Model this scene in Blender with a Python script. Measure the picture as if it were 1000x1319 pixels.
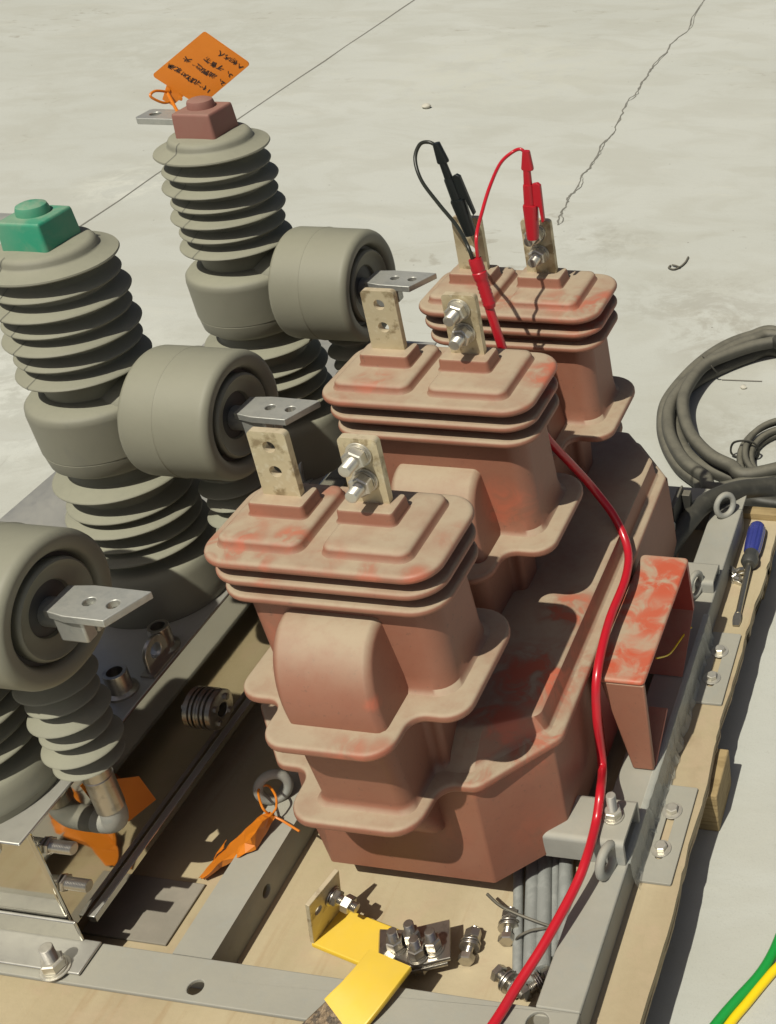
import bpy, bmesh, math, random
from mathutils import Vector, Matrix, Quaternion
random.seed(7)
for o in list(bpy.data.objects): bpy.data.objects.remove(o)
SC = bpy.context.scene
COL = SC.collection
V = Vector
rad = math.radians
H = 1.340                                   # camera height above the concrete (m); z below is counted from the camera

# ------------------------------------------------------------------ camera, sky, sun, exposure
F, CX, CY = 1599.0153515738696, 1001.8387005771253, 452.5963280736396
CAMR = [V((0.985282198, 0.167875268, -0.032200690)), V((0.055040542, -0.489922802, -0.870026544)), V((-0.161831791, 0.855449322, -0.491952161))]
cam_d = bpy.data.cameras.new('camera')
cam = bpy.data.objects.new('camera', cam_d); COL.objects.link(cam); SC.camera = cam
r_, d_, f_ = CAMR
cam.matrix_world = Matrix(((r_.x, -d_.x, -f_.x, 0), (r_.y, -d_.y, -f_.y, 0), (r_.z, -d_.z, -f_.z, H), (0, 0, 0, 1)))
cam_d.sensor_fit = 'HORIZONTAL'; cam_d.sensor_width = 36
cam_d.lens = F/1000*36
cam_d.shift_x = (500-CX)/1000; cam_d.shift_y = -(659.5-CY)/1000
cam_d.clip_start = .02; cam_d.clip_end = 400

SUN = V((-0.115, -0.55, 1.0)).normalized()
W = bpy.data.worlds.new('World'); SC.world = W; W.use_nodes = True
nt = W.node_tree
sky = nt.nodes.new('ShaderNodeTexSky'); sky.sky_type = 'NISHITA'; sky.sun_disc = False
sky.sun_elevation = math.asin(SUN.z); sky.sun_rotation = math.atan2(SUN.x, SUN.y)
sky.dust_density = 4.0; sky.air_density = .6; sky.ozone_density = .6
bg = nt.nodes['Background']; bg.inputs['Strength'].default_value = 0.050
nt.links.new(sky.outputs[0], bg.inputs[0])
sl = bpy.data.lights.new('sun', 'SUN'); sl.energy = 4.3; sl.angle = rad(.53); sl.color = (1, .96, .84)
so = bpy.data.objects.new('sun', sl); COL.objects.link(so)
so.rotation_euler = SUN.to_track_quat('Z', 'Y').to_euler(); so.location = (-2, -3, 6)
SC.view_settings.view_transform = 'Standard'; SC.view_settings.look = 'None'
SC.view_settings.exposure = 0.0; SC.view_settings.gamma = 1
SC.render.engine = 'CYCLES'

# ------------------------------------------------------------------ surveying: where a sight line meets a real plane
def ray(x, y):
    a, b = (x-CX)/F, (y-CY)/F
    return r_*a + d_*b + f_
def onz(x, y, z): d = ray(x, y); return d*(z/d.z)
def onx(x, y, X): d = ray(x, y); return d*(X/d.x)
def ony(x, y, Y): d = ray(x, y); return d*(Y/d.y)
GZ = -H                                      # concrete
PZ = -1.25                                   # top of plywood
BZ = -1.20                                   # top of steel frame

# ------------------------------------------------------------------ node materials
def sock(n, k, v):
    s = n.inputs[k]
    if hasattr(v, 'is_output') or isinstance(v, bpy.types.NodeSocket): n.id_data.links.new(v, s)
    else:
        if s.type == 'RGBA' and len(v) == 3: v = (*v, 1)
        s.default_value = v
def nd(t, typ, ins={}, **at):
    n = t.nodes.new(typ)
    for k, v in at.items(): setattr(n, k, v)
    for k, v in ins.items(): sock(n, k, v)
    return n
def math_(t, op, a, b=0.0, c=0.0, clamp=False):
    return nd(t, 'ShaderNodeMath', {0: a, 1: b, 2: c}, operation=op, use_clamp=clamp).outputs[0]
def mix(t, f, a, b):
    n = nd(t, 'ShaderNodeMix', {0: f, 6: a, 7: b}, data_type='RGBA'); return n.outputs[2]
def fmix(t, f, a, b):
    n = nd(t, 'ShaderNodeMix', {0: f, 2: a, 3: b}, data_type='FLOAT'); return n.outputs[0]
def rng(t, v, lo, hi, a=0.0, b=1.0):
    return nd(t, 'ShaderNodeMapRange', {0: v, 1: lo, 2: hi, 3: a, 4: b}, interpolation_type='SMOOTHSTEP').outputs[0]
def noise(t, pos, scale, detail=4, rough=.55, dist=0.0, stretch=None):
    if stretch: pos = nd(t, 'ShaderNodeVectorMath', {0: pos, 1: stretch}, operation='MULTIPLY').outputs[0]
    return nd(t, 'ShaderNodeTexNoise', {'Vector': pos, 'Scale': scale, 'Detail': detail, 'Roughness': rough, 'Distortion': dist}).outputs[0]

def M(name, base, rough=.6, metal=0.0, var=(), dust=None, bump=None, rub=None, rubc=None, coat=0.0, spec=.5, alpha=None):
    """base colour + noise patches (var) + settled dust (more on faces that look up) + rubbed places + bump"""
    m = bpy.data.materials.new(name); m.use_nodes = True
    t = m.node_tree; p = t.nodes['Principled BSDF']
    geo = t.nodes.new('ShaderNodeNewGeometry'); pos = geo.outputs['Position']
    col = nd(t, 'ShaderNodeRGB').outputs[0]; col.default_value = (*base, 1)
    R, Mt = rough, metal
    for (sc, c2, lo, hi, det, amt, *st) in var:
        f = rng(t, noise(t, pos, sc, det, stretch=st[0] if st else None), lo, hi, 0, amt)
        col = mix(t, f, col, c2)
    if dust:
        dcol, top, side = dust[:3]
        nz = nd(t, 'ShaderNodeSeparateXYZ', {0: geo.outputs['Normal']}).outputs[2]
        f = rng(t, nz, .25, .97, side, top)
        n1 = noise(t, pos, dust[3] if len(dust) > 3 else 14, 5)
        n1b = noise(t, pos, 95, 6, .7)
        f = math_(t, 'MULTIPLY', f, rng(t, n1, .28, .62, .76, 1.05), clamp=True)
        f = math_(t, 'MULTIPLY', f, rng(t, n1b, .25, .6, .86, 1.03), clamp=True)
        if rub:
            acc = None
            for (q, rr, k) in rub:
                dd = nd(t, 'ShaderNodeVectorMath', {0: pos, 1: (q[0], q[1], q[2]+H)}, operation='DISTANCE').outputs['Value']
                s = rng(t, dd, rr*.35, rr, k, 0)
                acc = s if acc is None else math_(t, 'MAXIMUM', acc, s)
            n2 = noise(t, pos, 30, 4, .6, .8)
            acc = math_(t, 'MULTIPLY', acc, rng(t, n2, .36, .60), clamp=True)
            f = math_(t, 'MULTIPLY', f, math_(t, 'SUBTRACT', 1.0, acc), clamp=True)
            if rubc: col = mix(t, math_(t, 'MULTIPLY', acc, .9), col, rubc)
        col = mix(t, f, col, dcol)
        R = fmix(t, f, R, .80); 
        if metal: Mt = fmix(t, f, metal, 0.0)
    sock(p, 'Base Color', col); sock(p, 'Roughness', R); sock(p, 'Metallic', Mt)
    sock(p, 'Specular IOR Level', spec)
    if coat: sock(p, 'Coat Weight', coat); sock(p, 'Coat Roughness', .12)
    if alpha is not None: sock(p, 'Alpha', alpha)
    if bump:
        hgt = None
        for (sc, st) in bump:
            b = math_(t, 'MULTIPLY', noise(t, pos, sc, 6), st)
            hgt = b if hgt is None else math_(t, 'ADD', hgt, b)
        bn = nd(t, 'ShaderNodeBump', {'Strength': 1.0, 'Distance': 1.0, 'Height': hgt})
        sock(p, 'Normal', bn.outputs[0])
    return m

DUST = (.362, .288, .198)
MAT = {}
rubs = [(onz(x, y, z_), rr_, k_) for x, y, z_, rr_, k_ in ((335, 727, -.747, .022, .6), (405, 737, -.747, .022, .7), (475, 742, -.747, .022, .6), (535, 744, -.747, .02, .7), (450, 972, -.905, .03, .6), (490, 968, -.903, .02, .5), (620, 1008, -1.043, .03, .6), (540, 1062, -1.045, .02, .4), (760, 800, -1.02, .02, .6), (340, 760, -.77, .02, .5), (650, 545, -.72, .03, .4), (740, 408, -.737, .04, .6), (620, 375, -.737, .03, .4), (560, 1090, -1.12, .05, .3), (700, 1080, -1.15, .05, .3), (430, 520, -.72, .03, .3))]+[(onz(300, 690, -.733), .045, .75), (onz(262, 705, -.742), .04, .6), (onz(420, 720, -.742), .03, .35), (onz(590, 690, -.742), .03, .4), (onz(495, 650, -.733), .02, .5),
        (onz(430, 630, -.733), .02, .6), (onz(375, 692, -.733), .025, .8), (onz(715, 480, -.716), .05, .9), (onz(480, 488, -.706), .03, .6), (onz(690, 530, -.716), .035, .4),
        (onz(650, 390, -.733), .03, .6), (onz(775, 390, -.733), .06, .8), (onz(720, 385, -.723), .04, .5), (onz(690, 870, -1.012), .075, 1.0), (onz(735, 785, -1.012), .05, .9), (onz(640, 930, -1.012), .05, .95),
        (onz(725, 960, -1.04), .04, .8), (onz(690, 970, -1.04), .05, .8), (onz(745, 850, -1.03), .035, .7), (onz(480, 905, -.87), .012, .9), (onz(655, 640, -.86), .05, .7), (onz(385, 820, -.85), .05, .45)]
MAT['resin'] = M('brick_red_resin', (.225, .070, .040), .45, var=[(9, (.24, .076, .043), .4, .7, 4, .8), (70, (.20, .06, .036), .52, .7, 6, .5), (210, (.12, .04, .025), .63, .72, 3, .6)], dust=(DUST, .97, .17, 16), rub=rubs, rubc=(.46, .125, .07), bump=[(220, .00012), (25, .0004)])
MAT['box'] = M('rubbed_red_resin', (.46, .088, .042), .42, dust=(DUST, 1.0, .42, 24), rub=[(onz(860, 745, -1.055), .075, .95), (onz(870, 790, -1.055), .06, .8), (onz(820, 780, -1.055), .055, .8), (onz(800, 850, -1.055), .045, .95), (onz(835, 855, -1.055), .04, .9), (onz(845, 800, -1.055), .05, .9), (onz(828, 882, -1.055), .03, .9)], bump=[(220, .00012), (25, .0003)])
GD = (.255, .250, .185)
MAT['boxin'] = M('undusted_red_resin', (.27, .03, .022), .45, dust=(DUST, .5, .04, 24))
MAT['grey'] = M('grey_silicone_rubber', (.150, .147, .112), .5, var=[(6, (.18, .175, .135), .4, .65, 4, .8), (34, (.13, .128, .11), .58, .7, 5, .35)], dust=(GD, .92, .22, 9), bump=[(260, .0001), (18, .0004)])
MAT['greyct'] = M('grey_cylinder_rubber', (.175, .170, .128), .42, var=[(7, (.21, .205, .155), .4, .66, 4, .7), (20, (.15, .15, .13), .62, .74, 5, .5)], dust=(GD, .65, .25, 9), bump=[(240, .0001), (14, .0006)])
MAT['groove'] = M('dark_grey_rubber', (.055, .056, .055), .5, dust=(GD, .5, .08, 12))
MAT['galv'] = M('dusty_galvanised_steel', (.25, .255, .235), .55, .12, var=[(8, (.42, .42, .39), .4, .7, 5, .7), (60, (.25, .28, .28), .52, .66, 6, .6), (22, (.17, .17, .15), .66, .76, 6, .6)], dust=((.315, .298, .238), .80, .28, 7), bump=[(150, .0002), (14, .0005)])
MAT['zinc'] = M('zinc_plated_steel', (.62, .60, .53), .28, .9, var=[(70, (.40, .38, .33), .5, .7, 4, .6)], dust=((.40, .36, .27), .35, .12, 60), bump=[(300, .00008)])
MAT['bright'] = M('stainless_fastener', (.50, .47, .41), .32, .92, var=[(90, (.30, .28, .25), .5, .68, 4, .6)], bump=[(300, .00006)])
MAT['stainless'] = M('polished_stainless_sheet', (.60, .59, .54), .035, 1.0, var=[(5, (.50, .49, .44), .4, .66, 3, .5)], dust=((.34, .325, .265), .50, .025, 8), bump=[(2.5, .00025)])
MAT['tin'] = M('tinned_copper_plate', (.60, .53, .35), .42, .55, var=[(45, (.22, .165, .08), .53, .64, 7, .85), (16, (.40, .33, .19), .5, .64, 5, .6), (120, (.70, .66, .50), .55, .7, 4, .6)], dust=((.45, .36, .25), .6, .18, 40), bump=[(120, .0004), (400, .0001)])
MAT['tinbar'] = M('silvery_tinned_bar', (.43, .44, .415), .34, .75, var=[(140, (.36, .38, .37), .5, .62, 3, .6), (30, (.52, .53, .50), .5, .7, 4, .5)], dust=((.45, .42, .33), .3, .15, 20), bump=[(140, .0004)])
MAT['braid'] = M('dark_braided_copper', (.16, .115, .07), .5, .6, var=[(160, (.05, .04, .03), .45, .6, 3, .9), (40, (.30, .19, .12), .55, .7, 4, .7)], bump=[(200, .0008)])
MAT['copper'] = M('bare_copper', (.55, .30, .17), .35, .8, var=[(60, (.35, .22, .15), .5, .7, 4, .5)])
MAT['ply'] = M('sun_bleached_plywood', (.355, .29, .17), .85, var=[(17, (.25, .18, .10), .61, .72, 4, .7), (6, (.30, .235, .15), .52, .64, 6, .5), (3, (.36, .285, .18), .45, .6, 4, .6), (7, (.44, .368, .238), .35, .65, 5, .9, (1, .25, 1)), (60, (.33, .235, .13), .55, .72, 5, .55, (1, .08, 1)), (26, (.40, .31, .2), .5, .66, 6, .6)], bump=[(90, .0006), (12, .0015)])
MAT['plyedge'] = M('split_plywood_edge', (.40, .31, .19), .9, var=[(40, (.28, .2, .12), .5, .68, 5, .7), (200, (.48, .38, .25), .5, .7, 3, .7)], bump=[(150, .001)])
MAT['wood'] = M('rough_pine', (.34, .25, .12), .85, var=[(40, (.2, .14, .06), .45, .65, 4, .8, (.3, 1, 6))], bump=[(120, .001)])
MAT['black'] = M('dusty_black_rubber', (.016, .016, .014), .5, var=[(50, (.05, .048, .04), .5, .7, 5, .6)], dust=((.20, .185, .135), .20, .03, 16), bump=[(90, .0004)])
MAT['hose'] = M('dusty_hose_rubber', (.032, .032, .027), .55, var=[(28, (.02, .02, .018), .56, .66, 6, .9)], dust=((.21, .195, .145), .58, .14, 34), bump=[(80, .0006)])
MAT['blackp'] = M('black_plastic', (.009, .012, .012), .35, bump=[(200, .0001)])
MAT['redp'] = M('red_cable_pvc', (.46, .012, .022), .28, var=[(30, (.38, .02, .03), .5, .7, 3, .6)], coat=.2)
MAT['redclip'] = M('red_clip_plastic', (.40, .010, .020), .38)
MAT['blackw'] = M('black_lead_pvc', (.018, .02, .014), .4)
MAT['yellow'] = M('yellow_heatshrink', (.72, .48, .012), .38, var=[(12, (.80, .55, .03), .4, .7, 3, .6)], dust=((.55, .42, .2), .25, .1, 25), bump=[(160, .0001)])
MAT['ywire'] = M('yellow_cable_pvc', (.80, .58, .01), .35)
MAT['gwire'] = M('green_cable_pvc', (.012, .27, .045), .35)
MAT['green'] = M('green_rubber_cap', (.014, .25, .145), .5, dust=((.25, .30, .21), .75, .30, 30), rub=[((-1.0, 1.06, -.53), .06, .9), ((-1.03, 1.12, -.50), .05, .9)], bump=[(200, .0001)])
MAT['redcap'] = M('dusty_red_cap', (.22, .06, .048), .5, dust=((.25, .145, .11), .85, .55, 26), bump=[(200, .0001)])
MAT['tag'] = M('orange_plastic_tag', (.56, .165, .008), .45, var=[(20, (.62, .19, .012), .4, .7, 3, .5)])
MAT['ink'] = M('marker_ink', (.035, .018, .012), .6)
MAT['tube'] = M('grey_corrugated_tube', (.23, .24, .225), .5, var=[(80, (.30, .31, .29), .45, .7, 4, .7)], bump=[(500, .0004)])
MAT['blue'] = M('blue_handle_acetate', (.012, .022, .20), .18, coat=.4, dust=((.2, .2, .25), .15, .0, 40))
MAT['hblack'] = M('grey_handle_collar', (.05, .05, .045), .4)
MAT['steel'] = M('dark_tool_steel', (.40, .37, .30), .3, .9, var=[(120, (.25, .22, .18), .5, .7, 4, .5)])
MAT['darksteel'] = M('dusty_black_steel', (.035, .036, .034), .45, .3, dust=((.30, .27, .2), .45, .08, 18))  # steel that is black in its own colour, with some dust
MAT['film'] = M('wrinkled_plastic_film', (.52, .53, .47), .22, alpha=.5, bump=[(60, .002)])
MAT['crackc'] = M('dark_crack_grit', (.17, .165, .14), .95)  # plain dark grey for the joint and crack strips
MAT['white'] = M('white_paint_chip', (.75, .75, .70), .7)
MAT['stone'] = M('pale_pebble', (.45, .43, .36), .85, bump=[(80, .001)])
MAT['glass'] = M('gauge_glass', (.02, .022, .02), .06, coat=.5)
MAT['oldsheet'] = M('grey_hardboard', (.22, .2, .16), .8, var=[(20, (.28, .25, .2), .4, .7, 4, .7)], bump=[(70, .0005)])

def ground_material():
    m = bpy.data.materials.new('trowelled_concrete'); m.use_nodes = True
    t = m.node_tree; p = t.nodes['Principled BSDF']
    pos = nd(t, 'ShaderNodeNewGeometry').outputs['Position']
    big = noise(t, pos, .8, 5, .55, .4); mid = noise(t, pos, 3.2, 6, .6, .6, (1, 1.8, 1)); fine = noise(t, pos, 60, 5, .65)
    wisp = noise(t, pos, 2.2, 7, .62, 1.6, (.8, 2.6, 1))
    col = mix(t, rng(t, big, .35, .65), (.42, .427, .383), (.455, .462, .42))
    col = mix(t, rng(t, mid, .42, .62, 0, .4), col, (.37, .365, .31))
    col = mix(t, rng(t, wisp, .58, .74, 0, .28), col, (.50, .49, .415))
    col = mix(t, rng(t, fine, .60, .74, 0, .30), col, (.30, .29, .24))
    sm = noise(t, pos, 9, 6, .65, 1.0, (1, 2, 1)); area = rng(t, noise(t, pos, 1.3, 3), .52, .64)
    col = mix(t, math_(t, 'MULTIPLY', rng(t, sm, .56, .68, 0, .55), area), col, (.255, .235, .185))
    n3 = noise(t, pos, 7, 7, .68, 1.2); n4 = noise(t, pos, 30, 6, .7)
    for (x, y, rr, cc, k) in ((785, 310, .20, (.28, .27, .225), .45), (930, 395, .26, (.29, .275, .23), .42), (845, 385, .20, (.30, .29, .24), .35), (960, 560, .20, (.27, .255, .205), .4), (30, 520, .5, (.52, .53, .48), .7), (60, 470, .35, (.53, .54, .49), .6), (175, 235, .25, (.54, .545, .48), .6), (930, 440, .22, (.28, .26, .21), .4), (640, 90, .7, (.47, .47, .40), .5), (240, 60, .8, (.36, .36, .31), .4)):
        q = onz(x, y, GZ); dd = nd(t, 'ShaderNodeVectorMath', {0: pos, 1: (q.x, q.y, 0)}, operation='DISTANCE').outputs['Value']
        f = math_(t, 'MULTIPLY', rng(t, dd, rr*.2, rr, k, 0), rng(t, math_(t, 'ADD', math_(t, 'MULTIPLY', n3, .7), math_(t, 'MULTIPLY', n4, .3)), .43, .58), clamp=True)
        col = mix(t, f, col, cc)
    chips = nd(t, 'ShaderNodeTexVoronoi', {'Vector': pos, 'Scale': 13.0}).outputs['Distance']
    col = mix(t, rng(t, chips, .045, .015, 0, .8), col, (.16, .155, .125))
    grit = noise(t, pos, 420, 3, .7); col = mix(t, rng(t, grit, .52, .75, 0, .35), col, (.27, .265, .22))
    scuff = noise(t, pos, 5, 8, .7, 2.2, (3.2, .5, 1)); col = mix(t, rng(t, scuff, .66, .72, 0, .35), col, (.30, .29, .245))
    sock(p, 'Base Color', col); sock(p, 'Roughness', .82); sock(p, 'Specular IOR Level', .3)
    h = math_(t, 'ADD', math_(t, 'MULTIPLY', fine, .0005), math_(t, 'MULTIPLY', mid, .0015))
    h = math_(t, 'ADD', h, math_(t, 'MULTIPLY', wisp, .0012))
    sock(p, 'Normal', nd(t, 'ShaderNodeBump', {'Strength': .8, 'Distance': 1.0, 'Height': h}).outputs[0])
    return m
MAT['ground'] = ground_material()

# ------------------------------------------------------------------ objects
ORG = {}
def thing(name, label, cat, loc, group=None):
    o = bpy.data.objects.new(name, None); COL.objects.link(o)
    o.location = (loc[0], loc[1], loc[2]+H); o.empty_display_size = .03
    o['label'] = label; o['category'] = cat
    if group: o['group'] = group
    ORG[o.name] = V(loc); return o
def obj(name, bm, mat, parent=None, angle=38, smooth=True, org=None):
    """one mesh object from a bmesh in camera-levelled coordinates"""
    if parent is not None: g = ORG[parent.name]
    elif org is not None: g = V(org)
    else: g = V((0, 0, -H))
    bmesh.ops.recalc_face_normals(bm, faces=bm.faces)
    bm.transform(Matrix.Translation(-g))
    me = bpy.data.meshes.new(name); bm.to_mesh(me); bm.free()
    me.materials.append(MAT[mat] if isinstance(mat, str) else mat)
    if smooth:
        me.polygons.foreach_set('use_smooth', [True]*len(me.polygons)); me.set_sharp_from_angle(angle=rad(angle))
    o = bpy.data.objects.new(name, me); COL.objects.link(o)
    if smooth and len(me.polygons) > 6:
        wn = o.modifiers.new('flat_faces', 'WEIGHTED_NORMAL'); wn.keep_sharp = True; wn.weight = 80
    if parent is not None: o.parent = parent
    else: o.location = (g.x, g.y, g.z+H)
    ORG[o.name] = g
    return o
def solo(name, bm, mat, label, cat, group=None, kind=None, **k):
    lo = V((1e9,)*3); hi = V((-1e9,)*3)
    for v in bm.verts:
        for i in range(3): lo[i] = min(lo[i], v.co[i]); hi[i] = max(hi[i], v.co[i])
    o = obj(name, bm, mat, org=((lo.x+hi.x)/2, (lo.y+hi.y)/2, lo.z), **k)
    if kind: o['kind'] = kind
    if label: o['label'] = label
    if cat: o['category'] = cat
    if group: o['group'] = group
    return o
def structure(name, bm, mat, **k):
    o = obj(name, bm, mat, **k); o['kind'] = 'structure'; return o
def BM(): return bmesh.new()
def bevel_mod(o, w=.002, seg=2, ang=40):
    b = o.modifiers.new('edge', 'BEVEL'); b.width = w; b.segments = seg; b.limit_method = 'ANGLE'; b.angle_limit = rad(ang); b.harden_normals = False
    k = o.modifiers.find('flat_faces')
    if k >= 0: o.modifiers.move(k, len(o.modifiers)-1)
    return o

def loft(bm, rings, cap0=True, cap1=True, closed=True):
    vs = [[bm.verts.new(p) for p in r] for r in rings]
    n = len(rings[0])
    for a, b in zip(vs, vs[1:]):
        for i in range(n if closed else n-1):
            j = (i+1) % n
            bm.faces.new((a[i], a[j], b[j], b[i]))
    if cap0: bm.faces.new(vs[0][::-1])
    if cap1: bm.faces.new(vs[-1])
    return bm
def rrect(x0, x1, y0, y1, r, n=6):
    out = []
    for (cx, cy, a0) in ((x1-r, y1-r, 0), (x0+r, y1-r, 90), (x0+r, y0+r, 180), (x1-r, y0+r, 270)):
        for i in range(n+1):
            a = rad(a0+90*i/n); out.append((cx+r*math.cos(a), cy+r*math.sin(a)))
    return out
def round_poly(pts, n=7):
    """pts: (x, y, radius) counter-clockwise; fillets convex and concave corners alike"""
    out = []; N = len(pts)
    for i in range(N):
        p = V(pts[i][:2]); a = V(pts[i-1][:2]); b = V(pts[(i+1) % N][:2]); r = pts[i][2]
        u = (a-p).normalized(); w = (b-p).normalized()
        th = u.angle(w); d = min(r/math.tan(th/2), (a-p).length*.48, (b-p).length*.48); rr = d*math.tan(th/2)
        c = p+(u+w).normalized()*(rr/math.sin(th/2))
        s = p+u*d-c; e = p+w*d-c
        a0 = math.atan2(s.y, s.x); a1 = math.atan2(e.y, e.x); da = (a1-a0+math.pi) % (2*math.pi)-math.pi
        for k in range(n+1):
            t = a0+da*k/n; out.append((c.x+rr*math.cos(t), c.y+rr*math.sin(t)))
    return out
def offset(poly, d):
    """positive d shrinks a counter-clockwise outline"""
    P = [V(p) for p in poly]; N = len(P); out = []
    for i in range(N):
        e1 = (P[i]-P[i-1]); e2 = (P[(i+1) % N]-P[i])
        if e1.length < 1e-7: e1 = e2
        if e2.length < 1e-7: e2 = e1
        n1 = V((-e1.y, e1.x)).normalized(); n2 = V((-e2.y, e2.x)).normalized()
        m = (n1+n2); m = m.normalized() if m.length > 1e-6 else n1
        out.append(tuple(P[i]+m*(d/max(.5, m.dot(n1)))))
    return out
def slab(bm, poly, z0, z1, r=.003, n=3, shift=None):
    """plate with rounded rims, z0 below z1"""
    rings = []
    for i in range(n+1):
        a = rad(90*i/n); rings.append((z0+r-r*math.cos(a), r-r*math.sin(a)))
    for i in range(n+1):
        a = rad(90*i/n); rings.append((z1-r+r*math.sin(a), r-r*math.cos(a)))
    rings = [(z0, r+.0015)]+rings+[(z1, r+.0015)]
    R = [[V((x, y, z)) for x, y in offset(poly, ins)] for z, ins in rings]
    return loft(bm, R)
def stack(bm, secs, cap0=True, cap1=True):
    """secs: (outline, z)"""
    def inner(poly):
        n = len(poly); mx = sum(p[0] for p in poly)/n; my = sum(p[1] for p in poly)/n
        return [(x+(mx-x)*.03, y+(my-y)*.03) for x, y in poly]
    if cap1: secs = list(secs)+[(inner(secs[-1][0]), secs[-1][1])]
    if cap0: secs = [(inner(secs[0][0]), secs[0][1])]+list(secs)
    return loft(bm, [[V((x, y, z)) for x, y in poly] for poly, z in secs], cap0, cap1)
def frame_of(axis):
    z = V(axis).normalized(); x = z.orthogonal().normalized()
    if abs(z.z) < .95: x = V((0, 0, 1)).cross(z).normalized()
    return x, z.cross(x), z
def lathe(bm, prof, c, axis=(0, 0, 1), seg=32, cap=True, phase=0.0):
    x, y, z = frame_of(axis); c = V(c)
    R = [[c+z*h+(x*math.cos(2*math.pi*i/seg+phase)+y*math.sin(2*math.pi*i/seg+phase))*r for i in range(seg)] for r, h in prof]
    return loft(bm, R, cap, cap)
def catmull(P, n=8, closed=False):
    P = [V(p) for p in P]; N = len(P); out = []
    for i in range(N if closed else N-1):
        if closed: a, b, c, d = P[i-1], P[i], P[(i+1) % N], P[(i+2) % N]
        else: a, b, c, d = P[max(i-1, 0)], P[i], P[i+1], P[min(i+2, N-1)]
        for k in range(n):
            t = k/n
            out.append(.5*((2*b)+(c-a)*t+(2*a-5*b+4*c-d)*t*t+(3*b-a-3*c+d)*t**3))
    if not closed: out.append(P[-1])
    return out
def tube(bm, pts, r, seg=10, closed=False, cap=True):
    P = [V(p) for p in pts]; N = len(P); rr = r if isinstance(r, (list, tuple)) else [r]*N
    T = [((P[(i+1) % N] if (closed or i < N-1) else P[i])-(P[i-1] if (closed or i > 0) else P[i])).normalized() for i in range(N)]
    u = T[0].orthogonal().normalized(); R = []
    for i in range(N):
        u = (u-T[i]*u.dot(T[i])).normalized(); w = T[i].cross(u)
        R.append([P[i]+(u*math.cos(2*math.pi*k/seg)+w*math.sin(2*math.pi*k/seg))*rr[i] for k in range(seg)])
    if closed: R.append(R[0]); return loft(bm, R, False, False)
    return loft(bm, R, cap, cap)
def box(bm, lo, hi, M4=None):
    c = [V((x, y, z)) for x in (lo[0], hi[0]) for y in (lo[1], hi[1]) for z in (lo[2], hi[2])]
    if M4: c = [M4 @ p for p in c]
    v = [bm.verts.new(p) for p in c]
    for f in ((0, 1, 3, 2), (4, 6, 7, 5), (0, 4, 5, 1), (2, 3, 7, 6), (0, 2, 6, 4), (1, 5, 7, 3)): bm.faces.new([v[i] for i in f])
    return bm
def holed(bm, outline, holes, t, M4, seg=20):
    """flat plate in its own xy plane, thickness t along +z, with round holes (x, y, r) or outlines, placed by M4"""
    loops = [list(outline)]
    for h in holes:
        loops.append([(h[0]+h[2]*math.cos(2*math.pi*i/seg), h[1]+h[2]*math.sin(2*math.pi*i/seg)) for i in range(seg)] if not isinstance(h, list) else h)
    b = bmesh.new(); es = []
    for L in loops:
        vs = [b.verts.new((x, y, 0)) for x, y in L]
        es += [b.edges.new((vs[i], vs[(i+1) % len(vs)])) for i in range(len(vs))]
    bmesh.ops.triangle_fill(b, use_beauty=True, use_dissolve=False, edges=es)
    r = bmesh.ops.extrude_face_region(b, geom=b.faces[:])
    bmesh.ops.translate(b, verts=[v for v in r['geom'] if isinstance(v, bmesh.types.BMVert)], vec=(0, 0, t))
    bmesh.ops.recalc_face_normals(b, faces=b.faces)
    b.transform(M4)
    me = bpy.data.meshes.new('tmp'); b.to_mesh(me); b.free(); bm.from_mesh(me); bpy.data.meshes.remove(me)
    return bm
def place(o, x, y, z=None):
    """matrix with origin o and axes x, y"""
    x = V(x).normalized(); y = V(y); y = (y-x*y.dot(x)).normalized(); z = x.cross(y)
    return Matrix(((x.x, y.x, z.x, o[0]), (x.y, y.y, z.y, o[1]), (x.z, y.z, z.z, o[2]), (0, 0, 0, 1)))
def nut_bm(bm, c, axis, af, h, phase=0.0, bore=None):
    r = af/math.sqrt(3); k = r*.10
    lathe(bm, [(r*.86, 0), (r, k), (r, h-k), (r*.86, h)], c, axis, 6, True, phase)
    return bm
def thread_bm(bm, c, axis, r, L, pitch=.0018):
    prof = [(r*.94, 0)]; n = max(2, int(L/pitch))
    for i in range(n):
        prof += [(r, (i+.25)*L/n), (r*.88, (i+.75)*L/n)]
    prof += [(r*.9, L-.0004), (r*.7, L)]
    return lathe(bm, prof, c, axis, 14)
def washer_bm(bm, c, axis, r, h): return lathe(bm, [(r*.97, 0), (r, h*.3), (r, h*.7), (r*.97, h)], c, axis, 24)
def fastener(parent, c, axis, rs, L, af, hn, rw, mat='zinc', nut_at=0.004, phase=.3, head=True):
    """stud, nut, washer as pieces of parent"""
    axis = V(axis).normalized(); c = V(c)
    obj('stud', thread_bm(BM(), c, axis, rs, L), mat, parent)
    obj('washer', washer_bm(BM(), c, axis, rw, .0018), mat, parent)
    obj('spring_washer', washer_bm(BM(), c+axis*.0018, axis, rw*.82, .0022), mat, parent)
    obj('nut', nut_bm(BM(), c+axis*nut_at, axis, af, hn, phase), mat, parent, angle=20)

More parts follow.
